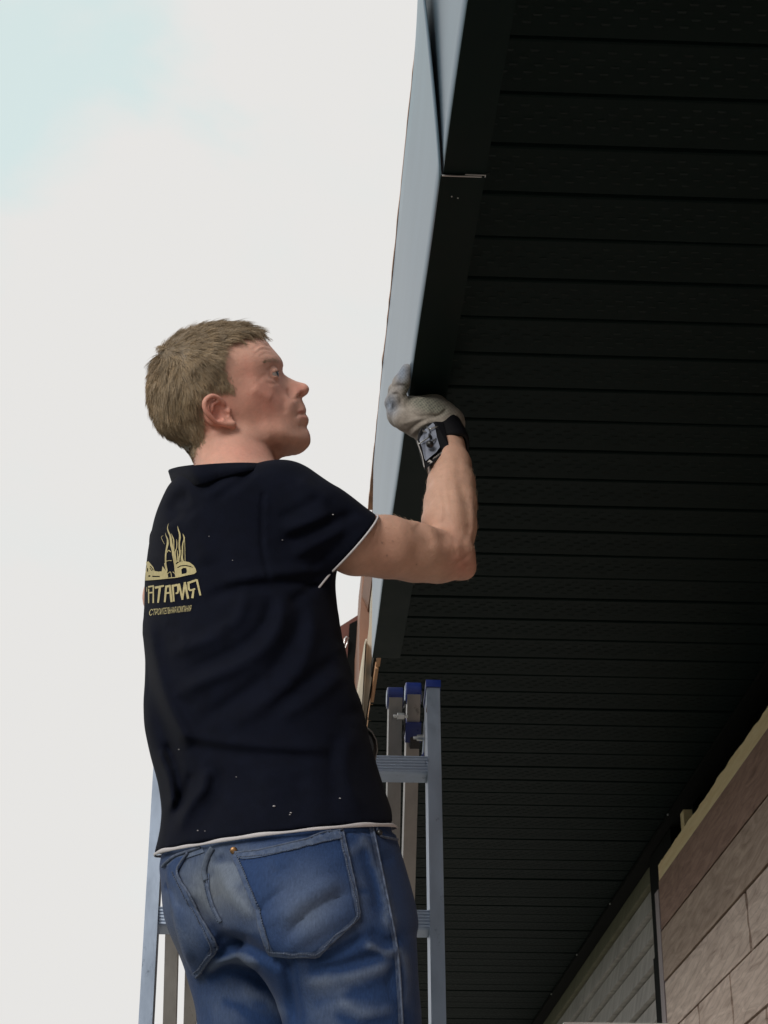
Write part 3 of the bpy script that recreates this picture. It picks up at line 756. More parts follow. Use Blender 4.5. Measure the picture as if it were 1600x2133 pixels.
# half-widths of the head over the profile plane
wpt = [(500, 480, .0745), (650, 380, .071), (350, 500, .067), (300, 700, .064), (450, 700, .0725), (600, 600, .0745), (700, 500, .0735), (820, 420, .067), (900, 330, .061),
       (950, 430, .0635), (1030, 400, .057), (1100, 420, .046), (1140, 450, .034), (870, 560, .066), (950, 560, .0635), (1010, 520, .0575), (1040, 560, .0545),
       (1085, 530, .0445), (1120, 500, .034), (1130, 560, .033), (1160, 530, .018), (1185, 545, .0105), (1200, 600, .0145), (1250, 600, .0115), (1320, 620, .0105), (1365, 640, .0115),
       (1150, 620, .0335), (1100, 620, .0485), (1030, 640, .0585), (940, 660, .0665), (860, 680, .0675), (760, 700, .0690), (1180, 680, .0315), (1215, 690, .0245), (1245, 690, .0195), (1290, 680, .0190), (1320, 700, .0160),
       (1355, 670, .0115), (1260, 740, .0275), (1310, 750, .0165), (1180, 760, .0410), (1080, 740, .0550), (980, 780, .0615), (880, 800, .0645), (760, 820, .0660), (600, 820, .0680), (1250, 830, .0340), (1290, 848, .0250),
       (1330, 830, .0190), (1345, 862, .0180), (1300, 890, .0265), (1340, 930, .0200), (1200, 880, .0430), (1100, 880, .0525), (980, 920, .0570), (880, 950, .0590), (780, 950, .0590), (1270, 980, .0365), (1350, 1020, .0240),
       (1340, 1090, .0255), (1250, 1090, .0395), (1150, 1075, .0465), (1050, 1050, .0535), (940, 1035, .0570), (860, 1010, .0585), (1250, 1158, .0170), (1120, 1150, .0255), (1000, 1142, .0345), (880, 1135, .0440),
       (750, 1080, .0560), (600, 1000, .0600), (500, 1000, .0590), (380, 950, .0520), (560, 1150, .0560), (700, 1200, .0580), (850, 1230, .0490), (1000, 1230, .0390), (700, 1380, .0640), (900, 1380, .0590), (1050, 1380, .0480),
       (220, 800, .0480), (200, 560, .050), (350, 350, .058), (500, 280, .060), (700, 260, .060), (850, 260, .056)]
WP = np.array([[*hl(x, y, w)[[0, 2]], w] for x, y, w in wpt])
gx = np.arange(-0.16, 0.17, 0.0015); gz = np.arange(-0.19, 0.13, 0.0015)
GX, GZ = np.meshgrid(gx, gz, indexing='ij')
def _phi(r): return np.sqrt(r * r + 0.006 ** 2)
_D = np.linalg.norm(WP[:, None, :2] - WP[None, :, :2], axis=2)
_c = np.linalg.solve(_phi(_D) + 2e-4 * np.eye(len(WP)), WP[:, 2] - WP[:, 2].mean())
WM = np.zeros(GX.shape) + WP[:, 2].mean()
for (a, b, _), c in zip(WP, _c): WM += c * _phi(np.hypot(GX - a, GZ - b))
WM = np.maximum(WM, 0.006)
# signed distance to the profile outline
best = np.full(GX.shape, 1e9); inside = np.zeros(GX.shape, bool)
for i in range(len(PR)):
    a, b = PR[i], PR[(i + 1) % len(PR)]; d = b - a
    t = np.clip(((GX - a[0]) * d[0] + (GZ - a[1]) * d[1]) / (d @ d + 1e-12), 0, 1)
    best = np.minimum(best, np.hypot(GX - a[0] - t * d[0], GZ - a[1] - t * d[1]))
    cr = ((a[1] > GZ) != (b[1] > GZ)) & (GX < (b[0] - a[0]) * (GZ - a[1]) / (b[1] - a[1] + 1e-12) + a[0])
    inside ^= cr
SD = np.where(inside, best, -best)
Rr = np.clip(WM * (0.95 - 0.22 * np.clip((GX - 0.03) / 0.05, 0, 1)), 0.007, 0.062)
q = np.clip(1 - SD / Rr, 0, 1)
EDGE = np.sqrt(np.clip(1 - q ** 2.2, 0, 1))
WF = np.where(SD > 0, WM * EDGE, SD * 1.0)
# fine relief: brow creases, lid fold, nostril wing, lip line, stubbled jaw crease
RH = Relief(0, 0, 1600, 1500, 6)
for pts, a, s in (([(930, 350), (1000, 300), (1080, 318)], -.0014, 9), ([(950, 385), (1010, 335), (1095, 350)], -.0013, 9), ([(985, 400), (1040, 370), (1110, 378)], -.0011, 9),
                  ([(960, 360), (1010, 318), (1085, 334)], .0009, 8), ([(1045, 520), (1075, 480), (1120, 480), (1140, 500)], -.0014, 10),
                  ([(1040, 590), (1090, 610), (1140, 600)], -.0010, 12), ([(1050, 575), (1100, 588), (1140, 578)], .0010, 10),
                  ([(1040, 545), (1000, 560), (985, 590)], -.0009, 18),
                  ([(1215, 640), (1222, 690), (1250, 722), (1290, 730)], -.0030, 11), ([(1290, 725), (1315, 700), (1345, 668)], -.0032, 11),
                  ([(1200, 730), (1180, 790), (1190, 840)], -.0012, 26), ([(1283, 852), (1310, 846), (1352, 850)], -.0022, 8),
                  ([(1290, 832), (1325, 822), (1360, 826)], .0012, 11), ([(1300, 872), (1340, 872), (1380, 880)], .0014, 13), ([(1285, 856), (1280, 870)], -.0022, 10),
                  ([(1300, 935), (1340, 945), (1368, 952)], -.0018, 22),
                  ([(830, 1010), (940, 1075), (1080, 1105), (1240, 1150)], -.0022, 26), ([(840, 960), (930, 1020), (1060, 1060), (1230, 1090)], .0014, 34),
                  ([(985, 552), (960, 548), (935, 555)], -.0005, 7),
                  ([(760, 1150), (860, 1190), (960, 1200)], -.0010, 9), ([(700, 1180), (800, 1225), (920, 1240)], -.0009, 9),
                  ([(600, 980), (700, 1080), (850, 1240)], .0030, 45), ([(930, 640), (1010, 690), (1090, 720)], .0016, 40)):
    RH.line(pts, a, s)
def head_w(q_):
    """half-width and profile distance at head-local points"""
    ux = np.clip((q_[:, 0] - gx[0]) / 0.0015, 0, len(gx) - 1.001); uz = np.clip((q_[:, 2] - gz[0]) / 0.0015, 0, len(gz) - 1.001)
    i = ux.astype(int); j = uz.astype(int); u = ux - i; v = uz - j
    f = lambda A: A[i, j] * (1 - u) * (1 - v) + A[i + 1, j] * u * (1 - v) + A[i, j + 1] * (1 - u) * v + A[i + 1, j + 1] * u * v
    w = f(WF); gxw = f(_gwx); gzw = f(_gwz)
    zx, zy = app(q_, np.maximum(w, 0))
    return w + RH.at(zx, zy) * (w > 0.004), np.clip(np.hypot(gxw, gzw), 0, 3.0)
_gwx, _gwz = np.gradient(WF, 0.0015)
EYE_C = hl(1080, 538, 0.0318); EYE_R = 0.0122
def to_head(p): return (p - HC.astype(np.float32)) @ HA.T
ear_c = lambda pts: [hl(545 - 21 + x * (HZ / 13.333) * 1.0, 610 + y * (HZ / 13.333), w) for x, y, w in pts]
def ear_pt(ex, ey, w): return hl((400 + ex / 13.333 - 280) * HZ, (800 + ey / 13.333 - 640) * HZ, w)
EW = 0.0675
helix = catmull([ear_pt(880, 560, EW + .0035), ear_pt(760, 400, EW + .0085), ear_pt(560, 325, EW + .0135), ear_pt(400, 430, EW + .0165), ear_pt(365, 600, EW + .0165),
                 ear_pt(440, 780, EW + .0145), ear_pt(600, 940, EW + .0105), ear_pt(780, 1040, EW + .0075), ear_pt(980, 1085, EW + .0055), ear_pt(1130, 1085, EW + .0025)], 3)
anti = catmull([ear_pt(700, 480, EW + .0075), ear_pt(560, 560, EW + .0105), ear_pt(570, 740, EW + .0105), ear_pt(700, 900, EW + .0085), ear_pt(860, 960, EW + .0075)], 3)
def head_field(p):
    q_ = to_head(p)
    w, gr = head_w(q_)
    d = (np.abs(q_[:, 1]) - w) / np.sqrt(1 + gr * gr)
    d = d * 0.9
    qs = q_.copy(); qs[:, 1] = np.abs(qs[:, 1])
    # eye sockets
    em = np.linalg.norm(qs - EYE_C.astype(np.float32), axis=1) < 0.03
    qe = qs[em] - EYE_C.astype(np.float32); re = np.linalg.norm(qe, axis=1); de = d[em]
    de = smax(de, -(np.linalg.norm(qe - np.array([0.004, 0.006, 0.001], np.float32), axis=1) - 0.0112), .005)      # socket
    de = smin(de, re - 0.0133, .0035)                                                                    # lids over the ball
    zc = qe[:, 2] - 0.0004 + 0.16 * (qe[:, 0] - 0.007) * -1.0                                              # slit between them
    half = 0.0046 * np.clip(1 - ((qe[:, 1] - 0.0015) / 0.0135) ** 2, 0.0, 1)
    slit = np.maximum(np.maximum(np.abs(zc) - half, 0.0005 - qe[:, 0]), re - 0.02)
    de = smax(de, -slit, .0007)
    d[em] = de
    # ears
    near = np.linalg.norm(qs - ear_pt(700, 720, EW + .005).astype(np.float32), axis=1) < 0.05
    d_all = d; q_all = qs; qs = qs[near]; d = d[near]
    base = np.linalg.norm((qs - ear_pt(640, 700, EW - .003).astype(np.float32)) / np.array([1.0, 0.42, 1.35], np.float32), axis=1) - 0.0185
    base = smin(base, np.linalg.norm((qs - ear_pt(900, 960, EW - .001).astype(np.float32)) / np.array([1.3, 0.55, 0.8], np.float32), axis=1) - 0.0095, .006)
    con = np.linalg.norm((qs - ear_pt(740, 790, EW + .011).astype(np.float32)) / np.array([0.85, 0.9, 1.1], np.float32), axis=1) - 0.0098
    sca = chain(qs, [ear_pt(*a) for a in ((640, 430, EW + .012), (470, 480, EW + .0150), (460, 640, EW + .0150), (560, 830, EW + .0125))], [.0028, .0030, .0028, .0018], .001)
    ear = smin(base, chain(qs, helix, list(np.linspace(.0030, .0036, 12)) + list(np.linspace(.0036, .0050, len(helix) - 12)), .002), .004)
    ear = smin(ear, chain(qs, anti, [.0030] * len(anti), .002), .003)
    ear = smin(ear, np.linalg.norm((qs - ear_pt(990, 760, EW + .001).astype(np.float32)) / np.array([0.8, 0.8, 1.2], np.float32), axis=1) - .0055, .003)   # tragus
    ear = smax(ear, -con, .003); ear = smax(ear, -sca, .002)
    d = smin(d, ear, .004)
    canal = chain(qs, [ear_pt(900, 720, EW + .006), ear_pt(965, 830, EW + .004)], [.0026, .0030], .001)
    d = smax(d, -canal, .0015)
    d_all[near] = d; d = d_all; qs = q_all
    nos = chain(qs, [hl(1330, 705, 0.0085), hl(1300, 690, 0.009)], [.0036, .0030], .001)
    d = smax(d, -nos, .002)
    return d.astype(np.float32)

# ---------------------------------------------------------------- arms, neck, hidden trunk
armR, armRr = pxc([(560, 1050, 2.50, 50), (640, 1095, 2.49, 56), (740, 1135, 2.50, 58), (805, 1139, 2.52, 60), (865, 1150, 2.55, 57), (915, 1160, 2.575, 49), (948, 1163, 2.585, 40)])
foreR, foreRr = pxc([(945, 1150, 2.585, 41), (935, 1095, 2.60, 53), (938, 1050, 2.62, 50), (940, 1010, 2.64, 45), (937, 970, 2.66, 40), (927, 930, 2.68, 36), (910, 895, 2.695, 35)])
olec = P(967, 1184, 2.59)
RA = Relief(680, 900, 1020, 1240, 2)
RA.line([(955, 1000), (972, 1060), (975, 1110)], -.0018, 9).line([(940, 970), (950, 1040), (950, 1110)], .0014, 12).line([(978, 985), (986, 1050), (984, 1110)], .0012, 8)
RA.blob(956, 1137, .0030, 9, 9).blob(925, 1122, -.0022, 16, 14).line([(866, 1092), (885, 1110), (900, 1140)], -.0024, 12).blob(970, 1188, .0020, 16, 12)
RA.line([(740, 1130), (810, 1130), (880, 1160)], -.0012, 18).line([(760, 1170), (850, 1180), (930, 1190)], .0010, 18).line([(955, 950), (955, 1000)], -.001, 7)
RA.blob(940, 1160, -.0012, 9, 22, 20)
RA.line([(930, 1195), (955, 1172), (985, 1150)], -.0012, 4).line([(945, 1205), (965, 1188), (988, 1170)], -.0010, 4).line([(900, 1000), (920, 1050), (915, 1090)], .0011, 4).line([(930, 975), (928, 1020), (940, 1075)], .0009, 4).line([(955, 1140), (970, 1120), (980, 1090)], -.0012, 6)
def arm_field(p):
    d = chain(p, armR, armRr, .02)
    d = smin(d, chain(p, foreR, foreRr, .018), .012)
    r = 24 / pxm(olec); d = smin(d, np.linalg.norm(p - olec.astype(np.float32), axis=1) - r, .010)
    x, y, z = proj(p)
    return d - RA.at(x, y)
neck_a, neck_b = hw(740, 1000, 0), P(492, 1010, 2.61)
def neck_field(p):
    d = cone(p, neck_a, neck_b, 0.051, 0.059)
    return smin(d, cone(p, hw(870, 1140, 0), P(530, 1015, 2.60), 0.030, 0.042), 0.02)
def headneck(p):
    d = smin(head_field(p), neck_field(p), .012)
    tr = cone(p, P(492, 1050, 2.61), P(500, 1130, 2.62), 0.060, 0.07)
    return smin(d, tr, .03)

# trunk: stacked elliptical sections, each fitted to the silhouette seen in the photograph
class Loft:
    def __init__(self, rows, power=2.2, smooth=9):
        rows = [r for r in rows]
        z = []; tab = []
        for (y, xl, xr, Yc, phi, k) in rows:
            c = P((xl + xr) / 2, y, Yc); ex = (xr - xl) / 2 / pxm(c)
            ph = math.radians(phi)
            b = ex / math.sqrt(math.sin(ph) ** 2 + (k * math.cos(ph)) ** 2)
            z.append(c[2]); tab.append((c[0], c[1], k * b, b, ph))
        o = np.argsort(z); z = np.array(z)[o]; tab = np.array(tab)[o]
        self.zz = np.linspace(z[0], z[-1], 240)
        T = np.stack([np.interp(self.zz, z, tab[:, i]) for i in range(5)], 1)
        kern = np.hanning(2 * smooth + 3)[1:-1]; kern /= kern.sum()
        Tp = np.pad(T, ((smooth, smooth), (0, 0)), mode='edge')
        self.T = np.stack([np.convolve(Tp[:, i], kern, 'valid') for i in range(5)], 1); self.n = power
    def sec(self, z): return [np.interp(z, self.zz, self.T[:, i]) for i in range(5)]
    def field(self, p, grow=0.0):
        cx, cy, a, b, ph = self.sec(p[:, 2])
        dx = p[:, 0] - cx; dy = p[:, 1] - cy
        v = dx * np.sin(ph) + dy * np.cos(ph); u = dx * np.cos(ph) - dy * np.sin(ph)
        a = a + grow; b = b + grow
        r = (np.abs(u / a) ** self.n + np.abs(v / b) ** self.n) ** (1 / self.n)
        g_ = np.sqrt((u / (a * a)) ** 2 + (v / (b * b)) ** 2) / np.maximum(np.sqrt((u / a) ** 2 + (v / b) ** 2), 1e-4)
        return ((r - 1) / np.maximum(g_, 1.0)).astype(np.float32)
torso = Loft([(985, 420, 560, 2.61, 80, 1.35), (1005, 372, 612, 2.62, 80, 1.45), (1030, 345, 640, 2.62, 79, 1.45), (1080, 321, 660, 2.62, 78, 1.45), (1140, 309, 678, 2.62, 76, 1.42), (1200, 303, 688, 2.62, 73, 1.38),
              (1260, 303, 693, 2.61, 70, 1.36), (1320, 302, 699, 2.60, 67, 1.34), (1380, 301, 712, 2.59, 63, 1.32), (1440, 301, 727, 2.58, 59, 1.30), (1500, 305, 748, 2.57, 54, 1.28),
              (1560, 318, 760, 2.56, 50, 1.28), (1620, 335, 778, 2.55, 46, 1.28), (1680, 343, 798, 2.545, 43, 1.28), (1730, 338, 815, 2.54, 41, 1.28), (1800, 320, 830, 2.535, 40, 1.28)])
def trunk_field(p):
    d = torso.field(p, -0.036)
    d = smax(d, p[:, 2] - float(P(500, 1010, 2.61)[2]), .03)
    return smax(d, float(P(500, 1800, 2.55)[2]) - p[:, 2], .02)
armL = [P(430, 1060, 2.79), P(388, 1160, 2.87), P(352, 1243, 2.87), P(410, 1290, 2.97), P(480, 1270, 3.04)]
def body_low(p): return smin(trunk_field(p), chain(p, armL, [.045, .042, .037, .036, .028], .02), .02)

lo, hi = HC - [0.17, 0.12, 0.23], HC + [0.16, 0.13, 0.15]
Vh, Fh = field_mesh(headneck, lo, hi, 0.0020)
A_ = np.array(armR + foreR); lo, hi = A_.min(0) - 0.07, A_.max(0) + 0.07
Va, Fa = field_mesh(arm_field, lo, hi, 0.0025)
lo = np.array([-0.32, 2.35, P(500, 1800, 2.55)[2] - 0.02]); hi = np.array([0.22, 3.06, P(500, 1000, 2.6)[2] + 0.03])
Vt, Ft = field_mesh(body_low, lo, hi, 0.006)
BASE = np.array([0.0, 2.62, 1.25])
body_v = np.concatenate([Vh, Va, Vt]); body_f = np.concatenate([Fh, Fa + len(Vh), Ft + len(Vh) + len(Va)])
person = mk('person', body_v - BASE, body_f, M['skin'], None, smooth=True)
person.location = BASE
tag(person, 'fair-haired man in navy polo shirt and jeans reaching up to the fascia in work gloves', 'person')
def pp(o): o.parent = person; o.matrix_parent_inverse = Matrix.Translation(-Vector(BASE)); return o
# skin colour: ruddier cheeks, ears, nose and elbow, faint stubble on the jaw
zxh = to_head(Vh.astype(np.float32)); ZX, ZY = app(zxh)
def g2(x, y, sx, sy): return np.exp(-((ZX - x) / sx) ** 2 - ((ZY - y) / sy) ** 2)
base_c = np.array([0.60, 0.342, 0.262])
red = np.clip(0.40 * g2(1000, 700, 240, 200) + 0.8 * g2(640, 820, 130, 150) + 0.5 * g2(1330, 650, 90, 60) + 0.35 * g2(900, 480, 90, 90) + 0.3 * g2(1060, 800, 170, 190) + 0.4 * g2(850, 1130, 250, 90), 0, 1)
stub = np.clip(0.9 * g2(1150, 1130, 190, 55) + 0.55 * g2(960, 1020, 130, 90) + 0.4 * g2(1350, 1080, 80, 70) + 0.25 * g2(1290, 780, 60, 40) + 0.7 * g2(1000, 1160, 150, 70), 0, 1)
nz = vnoise(Vh.astype(np.float32), 90, 3)[:, None]
nz2 = vnoise(Vh.astype(np.float32), 260, 6)[:, None]
colh = base_c * (1 - red[:, None] * np.array([-0.05, 0.26, 0.25])) * (0.92 + 0.10 * nz + 0.09 * nz2) * (1 - (nz2 > 0.72) * 0.06 * np.array([0.3, 1, 1]))
colh = colh * (1 - 0.17 * stub[:, None] * (0.6 + 0.8 * vnoise(Vh.astype(np.float32), 700, 5)[:, None]) * np.array([0.95, 1.0, 1.0]))
lips = np.clip(g2(1325, 826, 40, 13) + 0.7 * g2(1345, 872, 36, 16), 0, 1)[:, None]
colh = colh * (1 - lips * np.array([0.16, 0.34, 0.28]))
brow = np.clip(1.0 * np.exp(-((ZX - 1095) / 55) ** 2 - ((ZY - 428 - 0.10 * (ZX - 1095) ** 2 / 55) / 15) ** 2), 0, 1)[:, None]
colh = colh * (1 - 0.28 * brow)
ax_, ay_, _ = proj(Va.astype(np.float32))
def ga(x, y, s): return np.exp(-((ax_ - x) ** 2 + (ay_ - y) ** 2) / s ** 2)
reda = np.clip(0.8 * ga(965, 1180, 34) + 0.3 * ga(800, 1160, 80) + 0.25 * ga(940, 1120, 40), 0, 1)[:, None]
cola = np.array([0.52, 0.312, 0.23]) * (1 - reda * np.array([0.05, 0.30, 0.30])) * (0.90 + 0.11 * vnoise(Va.astype(np.float32), 60, 4)[:, None] + 0.09 * vnoise(Va.astype(np.float32), 250, 14)[:, None])
for (x, y, s) in ((797, 1131, 1.8), (819, 1127, 1.3), (806, 1158, 1.8), (868, 1176, 1.5)):
    cola = cola * (1 - 0.55 * ga(x, y, s)[:, None])
tint_mesh(person, np.concatenate([colh, cola, np.tile(base_c, (len(Vt), 1))]))

# eyes
for sgn in (1, -1):
    bm = bmesh.new(); bmesh.ops.create_uvsphere(bm, u_segments=40, v_segments=28, radius=EYE_R)
    o = bm_obj('eye', bm, M['eye_white'], None, smooth=True)
    c_ = EYE_C * np.array([1, sgn, 1]); o.data.transform(Matrix.Translation(Vector(HC + c_ @ HA)))
    v = vcos(o); dl = to_head(v) - c_; look = np.array([0.86, 0.42, 0.22]) if sgn > 0 else np.array([0.93, 0.10, 0.26]); look /= np.linalg.norm(look)
    a = np.degrees(np.arccos(np.clip((dl @ look) / EYE_R, -1, 1)))
    col = np.where((a < 13)[:, None], [0.004, 0.004, 0.005], np.where((a < 29)[:, None], [0.055, 0.070, 0.085], [0.36, 0.31, 0.29]))
    col = np.where(((a > 27) & (a < 31))[:, None], [0.03, 0.035, 0.045], col)
    tint_mesh(o, col); pp(o)

# ---------------------------------------------------------------- polo shirt
RS = Relief(280, 940, 900, 1830, 3)
L = RS.line
# creases read off the photograph: (polyline, height in metres, half-width in px)
L([(398, 1036), (376, 1042), (366, 1062), (380, 1080)], -.006, 17)
L([(350, 1090), (362, 1120), (352, 1180)], .004, 14); L([(392, 1072), (420, 1110), (430, 1180)], .004, 26)
L([(690, 1205), (620, 1212), (540, 1220), (470, 1232), (430, 1250)], -.0055, 13); L([(680, 1186), (610, 1192), (530, 1200), (460, 1214)], .0050, 14)
L([(588, 1235), (584, 1290), (560, 1340), (500, 1385), (420, 1420), (365, 1450)], .0075, 17); L([(566, 1240), (556, 1290), (520, 1335), (460, 1370), (390, 1398)], -.006, 15)
L([(510, 1220), (500, 1280), (460, 1320), (400, 1345), (350, 1360)], .0055, 15); L([(620, 1250), (620, 1310), (590, 1370), (540, 1420), (470, 1470), (420, 1500)], -.006, 16)
L([(650, 1260), (650, 1330), (620, 1400), (560, 1460), (480, 1510)], .0055, 17)
L([(308, 1285), (322, 1370), (345, 1450), (376, 1515), (396, 1560)], .012, 16); L([(304, 1320), (312, 1400), (330, 1470), (352, 1540), (368, 1600)], -.009, 22)
L([(700, 1370), (640, 1420), (560, 1480)], -.004, 14); L([(715, 1400), (660, 1450), (580, 1500)], .004, 14)
L([(375, 1545), (450, 1562), (560, 1572), (700, 1580)], -.0045, 14); L([(380, 1528), (460, 1546), (570, 1556), (690, 1560)], .004, 13)
L([(330, 1560), (352, 1620), (362, 1690)], .007, 10); L([(345, 1545), (372, 1610), (378, 1680)], -.006, 10)
L([(430, 1600), (424, 1640), (395, 1680), (372, 1740)], .008, 13); L([(452, 1600), (452, 1650), (430, 1700), (410, 1745)], -.005, 16)
L([(400, 1610), (385, 1650), (360, 1700)], -.006, 9)
L([(740, 1520), (720, 1580), (730, 1650), (760, 1700)], .004, 18); L([(700, 1530), (690, 1600), (700, 1690)], -.003, 18)
L([(550, 1600), (560, 1660), (555, 1710)], .0035, 22); L([(620, 1610), (625, 1660), (640, 1715)], -.003, 20)
# shoulder seam, collar pull lines, sleeve creases
L([(548, 1030), (546, 1080), (548, 1150), (560, 1200)], -.0032, 4.5, fade=False); L([(556, 1030), (554, 1080), (556, 1150)], .0014, 5)
L([(425, 1040), (470, 1010), (500, 990)], .0022, 11); L([(470, 1040), (520, 1005), (545, 985)], .0018, 11); L([(445, 1045), (490, 1013), (520, 990)], -.0020, 11)
L([(585, 1130), (640, 1110), (695, 1085), (745, 1072)], -.0050, 12); L([(590, 1108), (640, 1090), (690, 1068)], .0048, 12); L([(610, 1160), (665, 1130), (720, 1100)], .0044, 12)
L([(580, 1080), (625, 1060), (670, 1035)], -.0035, 11); L([(640, 1190), (690, 1150), (740, 1110)], -.0035, 11); L([(620, 1000), (650, 1020), (690, 1045)], .003, 12)
L([(660, 1205), (640, 1230), (600, 1260)], -.005, 12)
for _ in range(26):                          # small incidental ripples
    x, y = rng.uniform(320, 760), rng.uniform(1040, 1720); a = rng.uniform(-0.5, 1.4); l = rng.uniform(20, 60)
    L([(x, y), (x + l * math.cos(a) * .5, y + l * math.sin(a) * .5 + 4), (x + l * math.cos(a), y + l * math.sin(a))], rng.choice([-1, 1]) * rng.uniform(.0006, .0016), rng.uniform(6, 13))
RS.A *= 1.1
_hy = np.interp(RS.X, [328, 380, 450, 530, 620, 720, 820], [1778, 1760, 1742, 1730, 1724, 1718, 1722])
RS.A *= np.clip((_hy - RS.Y - 6) / 60, 0.05, 1)
_sd = ((RS.X - 676) * (1072 - 1205) - (RS.Y - 1205) * (777 - 676)) / math.hypot(101, 133)      # distance inside the sleeve edge
RS.A *= np.where((RS.Y < 1215) & (RS.X > 600), np.clip((np.abs(_sd) - 4) / 30, 0.1, 1), 1)
def plane(pts):
    a, b, c = (np.asarray(p) for p in pts); n = np.cross(b - a, c - a); n /= np.linalg.norm(n); return a, n
HEM0, HEMN = plane([P(328, 1778, 2.57), P(820, 1722, 2.52), P(560, 1731, 2.36)])
if HEMN[2] < 0: HEMN = -HEMN
SL_A, SL_B = P(575, 1060, 2.50), P(728, 1138, 2.50)           # sleeve axis
sl_t = (SL_B - SL_A) / np.linalg.norm(SL_B - SL_A)
# sleeve mouth: cut across through the two visible ends of the white edge
SLE0, SLEN = plane([P(777, 1072, 2.52), P(676, 1205, 2.49), P(735, 1150, 2.435)])
if SLEN @ sl_t < 0: SLEN = -SLEN
_sr = FWD * FPX - UPV * (978 - CY); SLOPE_N = np.cross(RGT, _sr); SLOPE_N /= np.linalg.norm(SLOPE_N)
SLOPE_N = SLOPE_N if SLOPE_N[2] > 0 else -SLOPE_N
SLL = P(388, 1176, 2.875) - P(425, 1060, 2.80); SLL /= np.linalg.norm(SLL)
def shirt_raw(p, cut=False):
    d = torso.field(p, 0.0)
    top = float(P(500, 992, 2.61)[2])
    d = smax(d, p[:, 2] - top, .03)
    d = smax(d, (p - EYE.astype(np.float32)) @ SLOPE_N.astype(np.float32), .03)       # shoulders slope down towards the near arm
    # shoulders and trapezius
    d = smin(d, cone(p, P(470, 1050, 2.62), P(550, 1050, 2.55), .038, .042), .03)
    d = smin(d, chain(p, [P(555, 1042, 2.53), P(600, 1043, 2.50), P(642, 1084, 2.49)], [.038, .045, .052], .02), .035)
    d = smin(d, chain(p, [P(420, 1040, 2.72), P(400, 1080, 2.79), P(385, 1130, 2.82)], [.05, .055, .055], .02), .04)   # far shoulder
    sleeve_l = smax(chain(p, [P(440, 1030, 2.74), P(425, 1060, 2.80), P(396, 1150, 2.86)], [.055, .060, .053], .02), (p - P(392, 1163, 2.87).astype(np.float32)) @ SLL.astype(np.float32), .004)
    d = smin(d, sleeve_l, .03)
    r = lambda x: x / 1440.0
    sl = chain(p, [SL_A, P(650, 1098, 2.495), P(700, 1122, 2.50), P(760, 1152, 2.50)], [r(80), r(78), r(78), r(77)], .02)
    if cut: sl = smax(sl, (p - SLE0.astype(np.float32)) @ SLEN.astype(np.float32), .003)
    d = smin(d, sl, .035)
    x, y, z = proj(p)
    cz = (np.array([0.0, 2.60, 1.6 + 1.1]) - EYE) @ FWD
    face = np.clip((z_mid(p) - z) / 0.05 + 0.5, 0, 1)
    return d - RS.at(x, y) * face
def z_mid(p):
    cx, cy, a, b, ph = torso.sec(p[:, 2])
    c = np.stack([np.where(p[:, 0] > 0.05, 0.5 * (p[:, 0] + cx), cx), np.where(p[:, 0] > 0.05, 2.52, cy), p[:, 2]], 1)
    return (c - EYE) @ FWD + 0.03
def shirt_field(p):
    d = shirt_raw(p, True)
    hd = (p - HEM0.astype(np.float32)) @ (-HEMN).astype(np.float32)
    d = smax(d, hd, .003)
    sd = (p - SLE0.astype(np.float32)) @ SLEN.astype(np.float32)
    # hollow mouth of the sleeve and hollow under the hem
    hol = chain(p, [P(690, 1122, 2.50), P(820, 1150, 2.52)], [63 / 1440., 66 / 1440.], .01)
    d = smax(d, -smax(hol, -(sd + 0.03), .004), .003)
    inner = torso.field(p, -0.013)
    d = smax(d, -smax(inner, hd * -1 - 0.035, .004), .003)
    return d
lo = np.array([P(300, 1400, 2.75)[0] - 0.05, 2.33, P(500, 1800, 2.5)[2] - 0.03]); hi = np.array([P(780, 1070, 2.5)[0] + 0.02, 2.96, P(560, 960, 2.5)[2] + 0.02])
Vs, Fs = field_mesh(shirt_field, lo, hi, 0.0033)
shirt = pp(mk('polo_shirt', Vs, Fs, M['shirt'], None, smooth=True))
print('shirt', len(Vs))
def bvh_of(V_, F_): return BVHTree.FromPolygons([Vector(v) for v in V_], [tuple(map(int, f)) for f in F_])
bvS = bvh_of(Vs, Fs)
def cast(bv, x, y, lift=0.0):
    d = Vector(FWD * FPX + RGT * (x - CX) - UPV * (y - CY)).normalized()
    h = bv.ray_cast(Vector(EYE), d)
    if h[0] is None: return None
    n = h[1]
    if n.dot(d) > 0: n = -n
    return np.array(h[0] + n * lift)
def ring_on(field, o, n, c, rmax=0.4, m=120, off=0.0, first=False):
    """closed curve where a field meets a plane, found by marching out from c"""
    n = n / np.linalg.norm(n); u = np.cross(n, [0.3, 0.2, 0.9]); u /= np.linalg.norm(u); v = np.cross(n, u); out = []
    t = np.linspace(0.0, rmax, 400)
    for k in range(m):
        a = 2 * math.pi * k / m; d = math.cos(a) * u + math.sin(a) * v
        q_ = (c + t[:, None] * d).astype(np.float32); f = field(q_)
        i = np.argmax(f > 0) if (f > 0).any() else len(t) - 1
        out.append(c + d * (t[i] + off))
    return np.array(out)
